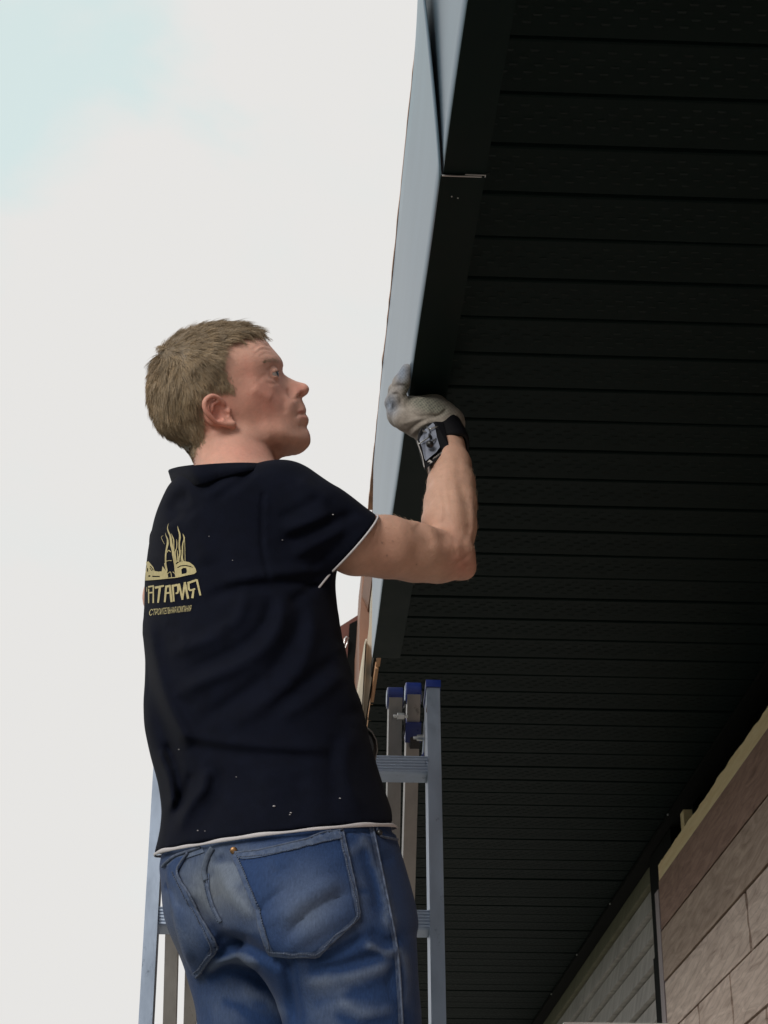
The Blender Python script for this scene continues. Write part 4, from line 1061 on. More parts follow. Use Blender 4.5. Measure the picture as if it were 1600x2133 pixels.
# white piping: sleeve mouth and hem
c_ = P(728, 1140, 2.50); c_ = c_ - SLEN * ((c_ - SLE0) @ SLEN)
R1 = ring_on(shirt_raw, SLE0, SLEN, c_, 0.16)
R1 = catmull(R1[::3], 3, closed=True)
V, F = tube(np.concatenate([R1, R1[:2]]) + SLEN * 0.0008, 0.0015, 8)
mk('sleeve_trim', V, F, M['white_trim'], shirt, smooth=True)
cc = np.array([P(573, 1745, 2.55)[0], 2.55, 0]); cc[2] = HEM0[2] - (HEMN[0] * (cc[0] - HEM0[0]) + HEMN[1] * (cc[1] - HEM0[1])) / HEMN[2]
R2 = ring_on(shirt_raw, HEM0, HEMN, cc, 0.32, 200)
R2 = catmull(R2[::4], 4, closed=True)
wob = np.array([0.0004 * math.sin(k * 0.21) + 0.0003 * math.sin(k * 0.53 + 1) for k in range(len(R2))])
R2 = R2 + HEMN * (-0.002 + wob[:, None])
V, F = tube(np.concatenate([R2, R2[:2]]), np.concatenate([0.0012 + 0.6 * wob, [0.0012, 0.0012]]), 10, flat=1.9, upv=HEMN)
mk('hem_trim', V, F, M['white_trim'], shirt, smooth=True)
# collar: a folded band standing round the neck
cl = [(352, 981, 2.66, 372, 1024, 2.62), (395, 973, 2.535, 412, 1013, 2.50), (450, 968, 2.475, 465, 997, 2.452), (510, 966, 2.455, 522, 984, 2.440), (560, 970, 2.49, 572, 988, 2.50), (592, 986, 2.56, 600, 1004, 2.56),
      (590, 966, 2.62, 606, 990, 2.64), (560, 966, 2.69, 570, 992, 2.72), (500, 966, 2.72, 500, 996, 2.76), (430, 968, 2.73, 420, 1006, 2.77), (375, 974, 2.71, 372, 1020, 2.74)]
top_p, bot_p = [], []
for i, (a, b, c, a2, b2, c2) in enumerate(cl):
    q2 = cast(bvS, a2, b2, 0.0025) if i in (1, 2, 3) else None
    if q2 is None: q2 = P(a2, b2, c2)
    elif i > 0: c = float(q2[1]) + 0.010
    top_p.append(P(a, b, c)); bot_p.append(q2)
ct = catmull(top_p, 8, closed=True); cb = catmull(bot_p, 8, closed=True)
mid = ct.mean(0); V = []; F = []; m = len(ct)
for i in range(m):
    out = ct[i] - mid; out[2] = 0; out /= np.linalg.norm(out) + 1e-9
    pr_ = [cb[i] - out * 0.010, cb[i] + out * 0.002, 0.5 * (cb[i] + ct[i]) + out * 0.0035, ct[i] + out * 0.0015, ct[i] + np.array([0, 0, 0.002]), ct[i] - out * 0.004, 0.6 * ct[i] + 0.4 * cb[i] - out * 0.010]
    V += pr_
K = 7
for i in range(m):
    j = (i + 1) % m
    for k in range(K): F.append((i * K + k, i * K + (k + 1) % K, j * K + (k + 1) % K, j * K + k))
mk('collar', V, F, M['shirt'], shirt, smooth=True)

# printed emblem and lettering on the back, laid on the cloth
def ez(x, y): return 290 + x / 9.694, 1080 + y / 9.694
def ribbon(pts, close=False):
    """(x, y, width) strokes -> 2D quads"""
    q = catmull([(a, b, w) for a, b, w in pts], 4) if len(pts) > 2 else np.array(pts, float)
    d = np.gradient(q[:, :2], axis=0); d /= np.linalg.norm(d, axis=1)[:, None] + 1e-9
    nn = np.stack([-d[:, 1], d[:, 0]], 1) * q[:, 2:3] / 2
    a, b = q[:, :2] + nn, q[:, :2] - nn
    return [[a[i], a[i + 1], b[i + 1], b[i]] for i in range(len(q) - 1)]
def lay(name, polys, tris, bv, m, parent, zoomf, lift, maxlen=5.0):
    bm = bmesh.new()
    for pl in polys:
        try: bm.faces.new([bm.verts.new((p[0], p[1], 0)) for p in pl])
        except ValueError: pass
    for pts, tr_ in tris:
        vv_ = [bm.verts.new((p[0], p[1], 0)) for p in pts]
        for t in tr_:
            try: bm.faces.new([vv_[i] for i in t])
            except ValueError: pass
    bmesh.ops.triangulate(bm, faces=bm.faces)
    for _ in range(4):
        es = [e for e in bm.edges if e.calc_length() > maxlen * (9.7 if zoomf is ez else 1.0)]
        if not es: break
        bmesh.ops.subdivide_edges(bm, edges=es, cuts=1); bmesh.ops.triangulate(bm, faces=bm.faces)
    dead = []
    for v in bm.verts:
        p = cast(bv, *zoomf(v.co.x, v.co.y), lift)
        if p is None: dead.append(v)
        else: v.co = Vector(p)
    bmesh.ops.delete(bm, geom=dead, context='VERTS')
    dead = [f for f in bm.faces if max(e.calc_length() for e in f.edges) > 0.03]
    bmesh.ops.delete(bm, geom=dead, context='FACES')
    return bm_obj(name, bm, m, parent)
def tess(loops):
    pts = [p for lp_ in loops for p in lp_]
    return pts, [tuple(t) for t in tessellate_polygon([[Vector((p[0], p[1], 0)) for p in lp_] for lp_ in loops])]
strokes = [[(605, 110, 4), (585, 190, 14), (605, 270, 28), (640, 350, 34), (655, 440, 42), (665, 540, 50), (690, 640, 46), (700, 740, 44), (720, 850, 42), (740, 950, 40), (745, 1060, 34), (770, 1180, 26)],
           [(545, 290, 4), (555, 350, 16), (585, 420, 26), (590, 500, 38), (575, 580, 36), (560, 650, 30), (548, 760, 30), (548, 860, 30), (555, 950, 26), (580, 1060, 18)],
           [(660, 305, 4), (690, 380, 18), (708, 450, 22), (710, 560, 16), (716, 640, 14)],
           [(785, 160, 4), (800, 230, 20), (825, 310, 30), (830, 400, 34), (818, 500, 26), (822, 600, 34), (830, 700, 24), (815, 800, 30), (805, 880, 34)],
           [(890, 310, 4), (915, 370, 26), (918, 430, 28), (895, 500, 22), (885, 600, 26), (890, 700, 20), (880, 800, 30), (900, 880, 30)],
           [(928, 420, 10), (935, 600, 10), (936, 700, 10), (940, 870, 12)], [(765, 420, 4), (770, 500, 18), (765, 600, 16), (735, 680, 22), (742, 800, 30), (755, 900, 34)],
           [(775, 650, 14), (785, 760, 18), (778, 880, 16)], [(855, 640, 12), (858, 760, 14), (860, 880, 18)],
           [(500, 345, 5), (462, 380, 7), (482, 440, 8), (525, 525, 5)], [(562, 862, 14), (615, 850, 12), (668, 852, 14)], [(580, 690, 12), (605, 645, 16), (650, 680, 12)],
           [(530, 900, 22), (545, 1000, 16), (578, 1080, 14)], [(590, 1120, 10), (640, 1080, 12), (660, 1130, 12), (665, 1190, 12)], [(690, 1080, 14), (735, 1120, 12), (750, 1190, 16)],
           [(135, 1248, 18), (400, 1228, 18), (640, 1203, 16), (760, 1193, 16), (880, 1168, 16), (1000, 1138, 14), (1165, 1085, 8)]]
letters = [[(206, 1715, 20), (205, 1420, 26)], [(196, 1385, 34), (312, 1362, 26)], [(300, 1370, 26), (298, 1710, 30)], [(205, 1505, 30), (300, 1495, 30)], [(168, 1385, 8), (163, 1480, 8)],
           [(330, 1402, 48), (512, 1362, 34)], [(432, 1395, 48), (395, 1705, 34)],
           [(530, 1695, 34), (556, 1400, 42)], [(540, 1385, 44), (648, 1362, 40)], [(632, 1362, 42), (668, 1690, 44)], [(552, 1512, 34), (648, 1500, 34)],
           [(688, 1345, 44), (714, 1680, 30)], [(680, 1368, 44), (786, 1345, 40)], [(788, 1330, 40), (800, 1420, 38), (790, 1500, 34), (748, 1515, 30)],
           [(815, 1320, 40), (888, 1645, 38)], [(885, 1640, 34), (935, 1300, 44)], [(932, 1290, 42), (1000, 1625, 44)],
           [(985, 1315, 46), (1175, 1245, 40)], [(1008, 1310, 40), (1012, 1420, 42), (1050, 1455, 36), (1140, 1425, 30)], [(1108, 1440, 36), (1082, 1615, 46)], [(1172, 1240, 42), (1245, 1560, 36)]]
polys = [q_ for s_ in strokes + letters for q_ in ribbon(s_)]
dome = [(757, 930), (830, 882), (930, 866), (1030, 890), (1110, 950), (1150, 1020), (1165, 1088), (1120, 1125), (1000, 1148), (880, 1168), (800, 1190), (768, 1185), (748, 1060)]
hole1 = [(862, 1035), (900, 1002), (962, 1002), (975, 1060), (968, 1108), (915, 1122), (872, 1128)]
hole2 = [(775, 992), (850, 952), (950, 944), (1050, 964), (1110, 1005), (1045, 984), (945, 964), (855, 972), (795, 1004)]
left = [(137, 1250), (142, 1080), (165, 970), (152, 882), (200, 866), (250, 922), (300, 986), (325, 1060), (400, 1076), (470, 1070), (485, 965), (505, 992), (560, 1062), (588, 1110), (598, 1190), (560, 1212), (400, 1232), (200, 1248)]
lh = [[(228, 962), (246, 956), (312, 1046), (292, 1046)], [(222, 1000), (238, 996), (285, 1062), (268, 1066)], [(200, 1150), (240, 1148), (240, 1178), (202, 1184)], [(276, 1158), (430, 1164), (430, 1188), (282, 1184)], [(170, 1010), (190, 1000), (196, 1070), (172, 1080)]]
lay('back_print', polys, [tess([dome, hole1, hole2]), tess([left] + lh)], bvS, M['print'], shirt, ez, 0.0011)
# small line of lettering under it
fc = bpy.data.curves.new('lettering', 'FONT'); fc.body = 'СТРОИТЕЛЬНАЯ КОМПАНИЯ'; fc.size = 1.0; fc.space_character = 0.92; fc.resolution_u = 3
fo = bpy.data.objects.new('lettering', fc); COL.objects.link(fo)
tm = bpy.data.meshes.new_from_object(fo.evaluated_get(bpy.context.evaluated_depsgraph_get()))
bpy.data.objects.remove(fo)
tv = np.array([v.co[:2] for v in tm.vertices]); tf = [tuple(p.vertices) for p in tm.polygons]
w0, w1 = tv[:, 0].min(), tv[:, 0].max()
def place_text(tv, w0, w1):
    out = []
    for a, b in tv:
        u = (a - w0) / (w1 - w0); u2 = u ** 0.80
        x = 205 + 845 * u2; yb = 1968 - 92 * u2; h = 128 - 6 * u2
        out.append((x + 28 * b, yb - h * b / 0.72))
    return out
lay('back_lettering', [], [(place_text(tv, w0, w1), tf)], bvS, M['print'], shirt, ez, 0.0011, 3.0)
# flecks of sawdust and paint caught on the cloth
bm = bmesh.new()
for (x, y, r) in ((571, 1680, .0013), (606, 1694, .0010), (604, 1698, .0008), (708, 1664, .0010), (374, 1561, .0008), (693, 1072, .0010), (588, 1125, .0006), (436, 1118, .0006), (413, 1731, .0009), (428, 1732, .0006), (485, 1168, .0006), (493, 1619, .0006)):
    p = cast(bvS, x, y, 0.001)
    if p is not None: bmesh.ops.create_icosphere(bm, subdivisions=1, radius=r, matrix=Matrix.Translation(Vector(p)) @ Matrix.Diagonal((1.5, 1, 0.8, 1)))
fl = bm_obj('dust_flecks', bm, M['white_trim'], shirt); fl['kind'] = 'stuff'

# ---------------------------------------------------------------- jeans
hips = Loft([(1700, 362, 800, 2.545, 40, 1.28), (1760, 348, 815, 2.535, 39, 1.28), (1800, 340, 827, 2.53, 38, 1.28), (1850, 346, 842, 2.53, 37, 1.28), (1900, 353, 855, 2.53, 36, 1.3), (1960, 372, 864, 2.53, 36, 1.3), (2040, 405, 868, 2.53, 36, 1.3)], 2.3)
RJ = Relief(280, 1680, 920, 2200, 3)
L = RJ.line
L([(430, 2045), (470, 2020), (520, 2030), (560, 2060)], -.005, 11); L([(640, 1998), (700, 1985), (760, 1950)], -.004, 9); L([(770, 1940), (800, 1960), (830, 1955)], -.003, 9); L([(760, 1965), (800, 1985), (840, 1980)], .003, 9)
L([(500, 2060), (550, 2080), (600, 2120)], .003, 12); L([(460, 2080), (500, 2100), (560, 2140)], -.003, 12); L([(700, 2080), (760, 2110), (820, 2100)], .003, 11); L([(690, 2110), (750, 2135), (820, 2130)], -.003, 11)
L([(345, 1840), (365, 1860), (385, 1900)], -.003, 9); L([(620, 1800), (660, 1815), (700, 1800)], .002, 12); L([(560, 1830), (600, 1815), (650, 1830)], -.0022, 11); L([(750, 1740), (770, 1770), (775, 1810)], .002, 9)
L([(600, 1850), (560, 1880), (540, 1905)], -.003, 9); L([(700, 1835), (640, 1870), (585, 1920)], .0035, 12); L([(725, 1860), (650, 1900), (600, 1950)], -.0038, 12); L([(735, 1900), (660, 1935), (600, 1975)], .0025, 12)
L([(455, 1800), (480, 1860), (530, 1910)], .003, 12); L([(440, 1990), (500, 1965), (560, 1990), (590, 2010)], -.008, 14); L([(430, 2030), (480, 2000), (540, 2010)], .004, 14)
L([(452, 1960), (480, 1950), (520, 1960)], -.004, 10)
L([(640, 2020), (720, 2010), (800, 1985)], -.004, 12); L([(630, 2050), (720, 2040), (820, 2010)], .0035, 13); L([(650, 2090), (740, 2070), (830, 2050)], -.0025, 12)
L([(400, 1870), (430, 1920), (470, 1960)], -.0035, 12); L([(780, 1790), (800, 1860), (820, 1950)], .0022, 12); L([(760, 1760), (780, 1840), (790, 1900)], -.0018, 12)
L([(822, 2010), (812, 2050), (818, 2080)], -.003, 8); L([(840, 1980), (850, 2040), (845, 2100)], .0025, 9)
L([(595, 1990), (606, 2050), (622, 2140)], -.010, 11); L([(370, 1880), (382, 1940), (400, 2000)], .0025, 9)
for _ in range(30):
    x, y = rng.uniform(380, 850), rng.uniform(1780, 2133); a = rng.uniform(-0.9, 0.4); l = rng.uniform(25, 70)
    L([(x, y), (x + l * math.cos(a) * .5, y + l * math.sin(a) * .5 + 4), (x + l * math.cos(a), y + l * math.sin(a))], rng.choice([-1, 1]) * rng.uniform(.0005, .0014), rng.uniform(6, 12))
RJ.A *= 1.35 - 0.75 * np.clip((RJ.Y - 1995) / 50, 0, 1)
# puckers along the stitched seams
for path in ([(775, 1722), (790, 1794), (811, 1896), (828, 1990), (837, 2133)], [(484, 1774), (508, 1832), (536, 1905), (556, 1965), (566, 1985), (660, 1990), (700, 1955), (746, 1913), (728, 1810), (712, 1733)],
             [(395, 1778), (374, 1812), (398, 1862), (424, 1915), (452, 1968), (432, 2005), (413, 2034)], [(436, 1785), (428, 1815), (437, 1855), (463, 1920)], [(490, 1784), (560, 1780), (640, 1760), (712, 1742)]):
    cp = catmull(path, 40); ls = np.concatenate([[0], np.cumsum(np.hypot(*np.diff(cp, axis=0).T))])
    for k, s0 in enumerate(np.arange(0, ls[-1], 7.5)):
        x, y = np.interp(s0, ls, cp[:, 0]), np.interp(s0, ls, cp[:, 1]); RJ.blob(x + rng.normal(0, 2), y + rng.normal(0, 2), (1 if k % 2 else -1) * rng.uniform(.0006, .0015), 7.5, 4.5, rng.uniform(-40, 40))
footR, footL = np.array([0.10, 2.79, 1.41]), np.array([-0.10, 2.80, 1.41])
legR, legRr = pxc([(680, 1900, 2.475, 128), (720, 2010, 2.455, 138), (735, 2133, 2.46, 131)])
legL, legLr = pxc([(500, 1900, 2.59, 120), (508, 2010, 2.60, 108), (530, 2133, 2.60, 104)])
kneeR = np.array([0.115, 2.50, 1.83]); kneeL = np.array([-0.075, 2.60, 1.83])
def jeans_field(p):
    d = hips.field(p)
    zb = float(P(600, 1985, 2.53)[2]); zt_ = float(P(600, 1715, 2.53)[2])
    d = smax(d, zb - p[:, 2], .04)
    d = smin(d, cone(p, P(600, 1890, 2.435), P(640, 1930, 2.425), .082, .084), .03)       # right buttock
    d = smin(d, cone(p, P(478, 1880, 2.53), P(490, 1915, 2.53), .074, .072), .03)       # left buttock
    lr = chain(p, legR + [kneeR, footR + [0, 0, 0.10]], legRr + [.068, .062], .03)
    ll = chain(p, legL + [kneeL, footL + [0, 0, 0.10]], legLr + [.066, .062], .03)
    d = smin(d, smin(lr, ll, .008), .03)
    d = smax(d, p[:, 2] - zt_, .004)
    above = ((p - HEM0.astype(np.float32)) @ HEMN.astype(np.float32)) > -0.012
    d = np.where(above, np.maximum(d, torso.field(p, -0.0075)), d)
    x, y, z = proj(p)
    zm = (np.array([0, 2.54, 2.2]) - EYE) @ FWD
    return d - RJ.at(x, y) * np.clip((zm + 0.02 - z) / 0.05 + 0.5, 0, 1) * (p[:, 2] > 1.9)
lo = np.array([P(335, 1800, 2.6)[0] - 0.05, 2.28, 1.44]); hi = np.array([P(868, 2000, 2.45)[0] + 0.04, 2.92, P(600, 1715, 2.53)[2] + 0.02])
Vj, Fj = field_mesh(jeans_field, lo, hi, 0.0038)
jeans = pp(mk('jeans', Vj, Fj, M['denim'], None, smooth=True))
print('jeans', len(Vj))
jx, jy, jz = proj(Vj.astype(np.float32))
def gj(x, y, sx, sy): return np.exp(-((jx - x) / sx) ** 2 - ((jy - y) / sy) ** 2)
fade = np.clip(0.75 * gj(560, 1850, 140, 70) + 0.8 * gj(650, 1880, 80, 70) + 0.7 * gj(400, 1880, 50, 90) + 0.45 * gj(690, 2080, 60, 80) + 0.35 * gj(480, 2090, 60, 60) + 0.5 * gj(470, 1790, 70, 40), 0, 1)
fn = vnoise(Vj.astype(np.float32), 25, 8); fade = np.clip(fade * (0.35 + 0.8 * fn + 0.5 * vnoise(Vj.astype(np.float32), 110, 18)) + np.clip(RJ.at(jx, jy) * 170, -0.35, 0.5), 0, 1)[:, None]
dark = np.array([0.014, 0.036, 0.105]); pale = np.array([0.125, 0.158, 0.222]); dirt = np.array([0.12, 0.115, 0.085])
dmask = np.clip(0.75 * gj(430, 1850, 90, 60) + 0.5 * gj(560, 1900, 120, 50) + 0.6 * gj(390, 1950, 40, 60), 0, 1)[:, None] * vnoise(Vj.astype(np.float32), 14, 9)[:, None]
cj = dark * (1 - fade) + pale * fade; cj = cj * (1 - 0.6 * dmask) + dirt * 0.6 * dmask
tint_mesh(jeans, cj)
bvJ = bvh_of(Vj, Fj)
ident = lambda x, y: (x, y)
def patch(name, poly, m, parent, lift, holes=(), col=None):
    pts, tr_ = tess([poly])
    o = lay(name, [], [(pts, tr_)], bvJ, m, parent, ident, lift, 9.0)
    bm = bmesh.new(); bm.from_mesh(o.data); bmesh.ops.remove_doubles(bm, verts=bm.verts, dist=0.0003); bm.to_mesh(o.data); bm.free()
    o.data.polygons.foreach_set('use_smooth', np.ones(len(o.data.polygons), dtype=bool))
    md = o.modifiers.new('cloth', 'SOLIDIFY'); md.thickness = 0.0024; md.offset = 0
    v = vcos(o); x, y, z = proj(v)
    f = np.clip(0.65 * np.exp(-((x - 640) / 70) ** 2 - ((y - 1885) / 80) ** 2) + 0.6 * np.exp(-((x - 395) / 40) ** 2 - ((y - 1900) / 90) ** 2), 0, 1) * (0.5 + 0.9 * vnoise(v, 25, 8))
    f = f[:, None]; c = dark * 1.1 * (1 - f) + pale * f
    tint_mesh(o, c); return o
def seam(name, pts, r, parent, lift=0.001, dense=6, m=None, flat=0.7, bv=None):
    q_ = catmull(pts, dense); W_ = [cast(bv or bvJ, x, y, lift) for x, y in q_]; W_ = np.array([w for w in W_ if w is not None])
    if len(W_) < 3: return None
    keep = [0]
    for i in range(1, len(W_)):
        if np.linalg.norm(W_[i] - W_[keep[-1]]) < 0.05: keep.append(i)
    W_ = W_[keep]
    V, F = tube(W_, r, 6, flat=flat, upv=-FWD)
    return mk(name, V, F, m or M['stitch'], parent, smooth=True)
pk1 = [(481, 1770), (492, 1800), (508, 1832), (520, 1868), (536, 1905), (548, 1935), (556, 1965), (566, 1985), (612, 1990), (660, 1991), (700, 1955), (747, 1913), (740, 1868), (728, 1810), (712, 1731), (640, 1750), (560, 1771), (505, 1779)]
pR = patch('pocket', pk1, M['denim'], jeans, 0.0030)
seam('pocket_edge', [(484, 1774), (508, 1832), (536, 1905), (556, 1965), (566, 1985)], 0.0013, pR, 0.0042); seam('pocket_edge', [(566, 1985), (612, 1990), (660, 1990)], 0.0013, pR, 0.0042)
seam('pocket_edge', [(660, 1990), (700, 1955), (746, 1913)], 0.0013, pR, 0.0042); seam('pocket_edge', [(746, 1913), (740, 1868), (728, 1810), (712, 1733)], 0.0013, pR, 0.0042)
seam('pocket_edge', [(490, 1774), (505, 1780), (560, 1773), (640, 1752), (712, 1732)], 0.0014, pR, 0.0055)
def stitches(name, pts, parent, lift=0.0058, step=4.6):
    q_ = catmull(pts, 12); bm = bmesh.new(); acc = 0.0; on = True; seg_ = []
    W_ = [(cast(bvJ, x, y, lift)) for x, y in q_]
    Ls = np.concatenate([[0], np.cumsum(np.hypot(*np.diff(q_, axis=0).T))])
    for s0 in np.arange(0, Ls[-1] - step * .6, step):
        a = [np.interp(s0, Ls, q_[:, i]) for i in (0, 1)]; b = [np.interp(s0 + step * 0.62, Ls, q_[:, i]) for i in (0, 1)]
        A3, B3 = cast(bvJ, *a, lift), cast(bvJ, *b, lift)
        if A3 is None or B3 is None or np.linalg.norm(A3 - B3) > 0.02: continue
        V, F = tube([A3, B3], 0.0009, 5); vs_ = [bm.verts.new(v) for v in V]
        for f in F: bm.faces.new([vs_[i] for i in f])
    o = bm_obj(name, bm, M['stitch'], parent); o['kind'] = 'stuff'; return o
def band_strip(name, pts, w_, parent, lift, amt=0.42):
    """flat sewn-down hem, faded where it rubs"""
    o = lay(name, ribbon([(x, y, w_) for x, y in pts]), [], bvJ, M['denim'], parent, ident, lift, 5.0)
    v = vcos(o)
    if len(v) == 0: return o
    f = np.clip(amt * (0.35 + 0.9 * vnoise(v, 330, 51) + 0.35 * vnoise(v, 60, 52)), 0, 1)[:, None]
    tint_mesh(o, dark * (1 - f) + pale * f); return o
band_strip('pocket_hem', [(489, 1776), (513, 1832), (541, 1905), (560, 1960), (570, 1980)], 9, pR, 0.0052); band_strip('pocket_hem', [(568, 1981), (612, 1985), (657, 1985)], 9, pR, 0.0052)
band_strip('pocket_hem', [(658, 1984), (697, 1951), (741, 1911)], 9, pR, 0.0053); band_strip('pocket_hem', [(741, 1911), (734, 1868), (722, 1810), (707, 1740)], 9, pR, 0.0053)
band_strip('pocket_hem', [(496, 1783), (520, 1787), (560, 1781), (640, 1760), (708, 1741)], 14, pR, 0.0056, 0.5)
stitches('stitching', [(495, 1776), (518, 1830), (546, 1903), (564, 1963), (572, 1978), (656, 1983), (696, 1948), (739, 1910), (720, 1812), (705, 1740)], pR)
stitches('stitching', [(505, 1790), (560, 1786), (640, 1766), (708, 1748)], pR)
bm = bmesh.new(); p = cast(bvJ, 494, 1775, 0.006); nrm = Vector(-viewdir(p))
bmesh.ops.create_uvsphere(bm, u_segments=14, v_segments=8, radius=0.0048, matrix=Matrix.Translation(Vector(p)) @ nrm.to_track_quat('Z', 'Y').to_matrix().to_4x4() @ Matrix.Diagonal((1, 1, 0.45, 1)))
bm_obj('rivet', bm, M['copper'], pR, smooth=True)
pk2 = [(392, 1782), (373, 1815), (382, 1840), (398, 1862), (418, 1905), (440, 1945), (451, 1968), (432, 2005), (414, 2032), (405, 2030), (385, 1985), (368, 1930), (356, 1870), (350, 1825), (352, 1806), (368, 1790)]
pL = patch('pocket', pk2, M['denim'], jeans, 0.0024)
seam('pocket_edge', [(395, 1778), (374, 1812), (382, 1838), (398, 1862), (424, 1915), (452, 1968)], 0.0017, pL, 0.004); seam('pocket_edge', [(452, 1968), (432, 2005), (413, 2034)], 0.0018, pL, 0.004)
band_strip('pocket_hem', [(372, 1824), (392, 1866), (418, 1917), (445, 1968)], 9, pL, 0.0048); band_strip('pocket_hem', [(445, 1968), (427, 2003), (409, 2030)], 9, pL, 0.0048)
stitches('stitching', [(366, 1818), (390, 1868), (415, 1918), (441, 1968), (424, 2003), (408, 2026)], pL)
seam('waistband_edge', [(342, 1806), (352, 1796), (370, 1784), (398, 1774), (420, 1766)], 0.0022, jeans, 0.003)
bl = seam('belt_loop', [(446, 1768), (436, 1785), (428, 1815), (432, 1835)], 0.0040, jeans, 0.003, flat=0.5, m=M['denim'])
tint_mesh(bl, np.tile(pale * 0.7, (len(bl.data.vertices), 1)))
seam('centre_seam', [(432, 1830), (437, 1855), (448, 1890), (463, 1920)], 0.0016, jeans, 0.002); stitches('stitching', [(424, 1815), (430, 1855), (441, 1890), (457, 1920)], jeans, 0.002)
band_strip('seam_band', [(771, 1722), (786, 1794), (807, 1896), (824, 1990), (833, 2133), (835, 2180)], 8, jeans, 0.0012, 0.4); band_strip('seam_band', [(433, 1820), (434, 1855), (445, 1890), (460, 1920)], 9, jeans, 0.0014, 0.6); band_strip('waistband', [(350, 1803), (370, 1790), (396, 1780), (425, 1770)], 12, jeans, 0.0016, 0.7)
seam('side_seam', [(775, 1722), (790, 1794), (811, 1896), (828, 1990), (837, 2133), (839, 2180)], 0.0017, jeans, 0.0012, m=M['stitch'])
seam('front_pocket_edge', [(783, 1726), (790, 1742), (812, 1748), (826, 1750)], 0.0018, jeans, 0.002)
p = cast(bvJ, 788, 1738, 0.003); bm = bmesh.new(); bmesh.ops.create_uvsphere(bm, u_segments=12, v_segments=6, radius=0.0042, matrix=Matrix.Translation(Vector(p))); bm_obj('rivet', bm, M['black_plastic'], jeans, smooth=True)
# shoes on the rung
for ft in (footR, footL):
    bm = bmesh.new(); bmesh.ops.create_uvsphere(bm, u_segments=20, v_segments=12, radius=1.0, matrix=Matrix.Translation(Vector(ft + [0, 0.03, 0.03])) @ Matrix.Diagonal((0.048, 0.135, 0.055, 1)))
    for v in bm.verts: v.co.z = max(v.co.z, ft[2] - 0.005)
    pp(bm_obj('shoe', bm, M['shoe'], None, smooth=True))
# black tool hanging in front of his waist, above the rung
tool = px_prism('tool_pouch', [(735, 1518), (752, 1513), (764, 1515), (772, 1522), (781, 1532), (787, 1548), (787, 1562), (783, 1580), (776, 1592), (735, 1600)], 2.70, 0.06, M['black_plastic'], bevel=0.006)
tag(tool, 'black rounded tool case at the man\'s waist above the ladder rung', 'tool')
V, F = tube([P(x, y, 2.695) for x, y in ((758, 1514), (768, 1519), (776, 1526), (784, 1542), (786, 1562), (781, 1582))], 0.0012, 6); mk('rim', V, F, M['alu_dull'], tool, smooth=True)  # pale line along the edge, a highlight made as a strip

# ---------------------------------------------------------------- glove
gxw = lambda x, y: (780 + x / 6.957, 740 + y / 6.957)
def gp(x, y, Y): return P(*gxw(x, y), Y)
YG = 2.70
GS = 6.957 * pxm(gp(600, 800, YG))
def gr(px_): return px_ / GS
fing = [  # each finger: knuckle, middle joint, fingertip; nearest (little finger) first
    ([(410, 770, 2.68), (335, 600, 2.672), (390, 400, 2.664), (468, 205, 2.656)], [135, 124, 118, 82]),
    ([(300, 850, 2.705), (255, 690, 2.700), (300, 500, 2.695), (400, 330, 2.69)], [108, 98, 88, 66]),
    ([(290, 870, 2.725), (262, 720, 2.722), (290, 560, 2.72), (390, 420, 2.715)], [100, 92, 84, 64]),
    ([(300, 900, 2.745), (270, 780, 2.742), (300, 640, 2.74), (390, 520, 2.735)], [96, 88, 80, 62])]
def glove_field(p):
    d = chain(p, [gp(980, 1010, 2.70), gp(800, 900, 2.70), gp(520, 850, 2.70), gp(360, 860, 2.70)], [gr(200), gr(235), gr(215), gr(175)], .02)
    d = smin(d, chain(p, [gp(900, 1010, 2.685), gp(700, 960, 2.68), gp(430, 930, 2.675)], [gr(215), gr(225), gr(165)], .02), .015)
    d = smin(d, chain(p, [gp(1050, 900, 2.72), gp(860, 760, 2.72), gp(640, 700, 2.72)], [gr(165), gr(165), gr(120)], .02), .015)
    cu = chain(p, [gp(960, 1180, 2.69), gp(1000, 1000, 2.70), gp(940, 900, 2.70)], [gr(300), gr(270), gr(220)], .02)          # ribbed cuff
    d = smin(d, cu, .015)
    for pts, rd in fing:
        d = smin(d, chain(p, [gp(*a) for a in pts], [gr(r_) for r_ in rd], .006), .005)
    th = chain(p, [gp(900, 800, 2.745), gp(720, 720, 2.77), gp(600, 690, 2.785)], [gr(120), gr(100), gr(80)], .01)
    d = smin(d, th, .008)
    x, y, z = proj(p)
    return d - RG.at((x - 780) * 6.957, (y - 740) * 6.957)
RG = Relief(0, 0, 1600, 1810, 8)
for pts, a, s in (([(430, 700), (600, 880), (780, 880), (900, 860)], -.0022, 30), ([(400, 1000), (520, 960), (700, 900)], .0016, 30), ([(480, 1110), (620, 990), (780, 920), (930, 880)], -.0020, 22),
                  ([(520, 1170), (660, 1040), (800, 960)], .0016, 18), ([(560, 1210), (700, 1080), (820, 1000)], -.0014, 14), ([(250, 580), (330, 560), (380, 640), (380, 720)], -.0030, 22), ([(270, 440), (330, 380), (370, 300)], .0012, 18),
                  ([(330, 440), (420, 440), (500, 470)], -.0018, 20), ([(240, 780), (260, 700), (250, 640)], .0015, 16), ([(1050, 780), (960, 860), (860, 890)], -.0030, 24), ([(420, 620), (470, 560), (540, 540)], -.0014, 24),
                  ([(1080, 940), (1160, 900), (1200, 860)], .0010, 14), ([(1100, 980), (1180, 940), (1225, 900)], -.0010, 14), ([(1130, 1020), (1200, 980), (1240, 940)], .0010, 14)):
    RG.line(pts, a, s)
for _ in range(18):
    x, y = rng.uniform(200, 1100), rng.uniform(600, 1150); RG.blob(x, y, rng.uniform(-.001, .001), rng.uniform(20, 60), rng.uniform(20, 60))
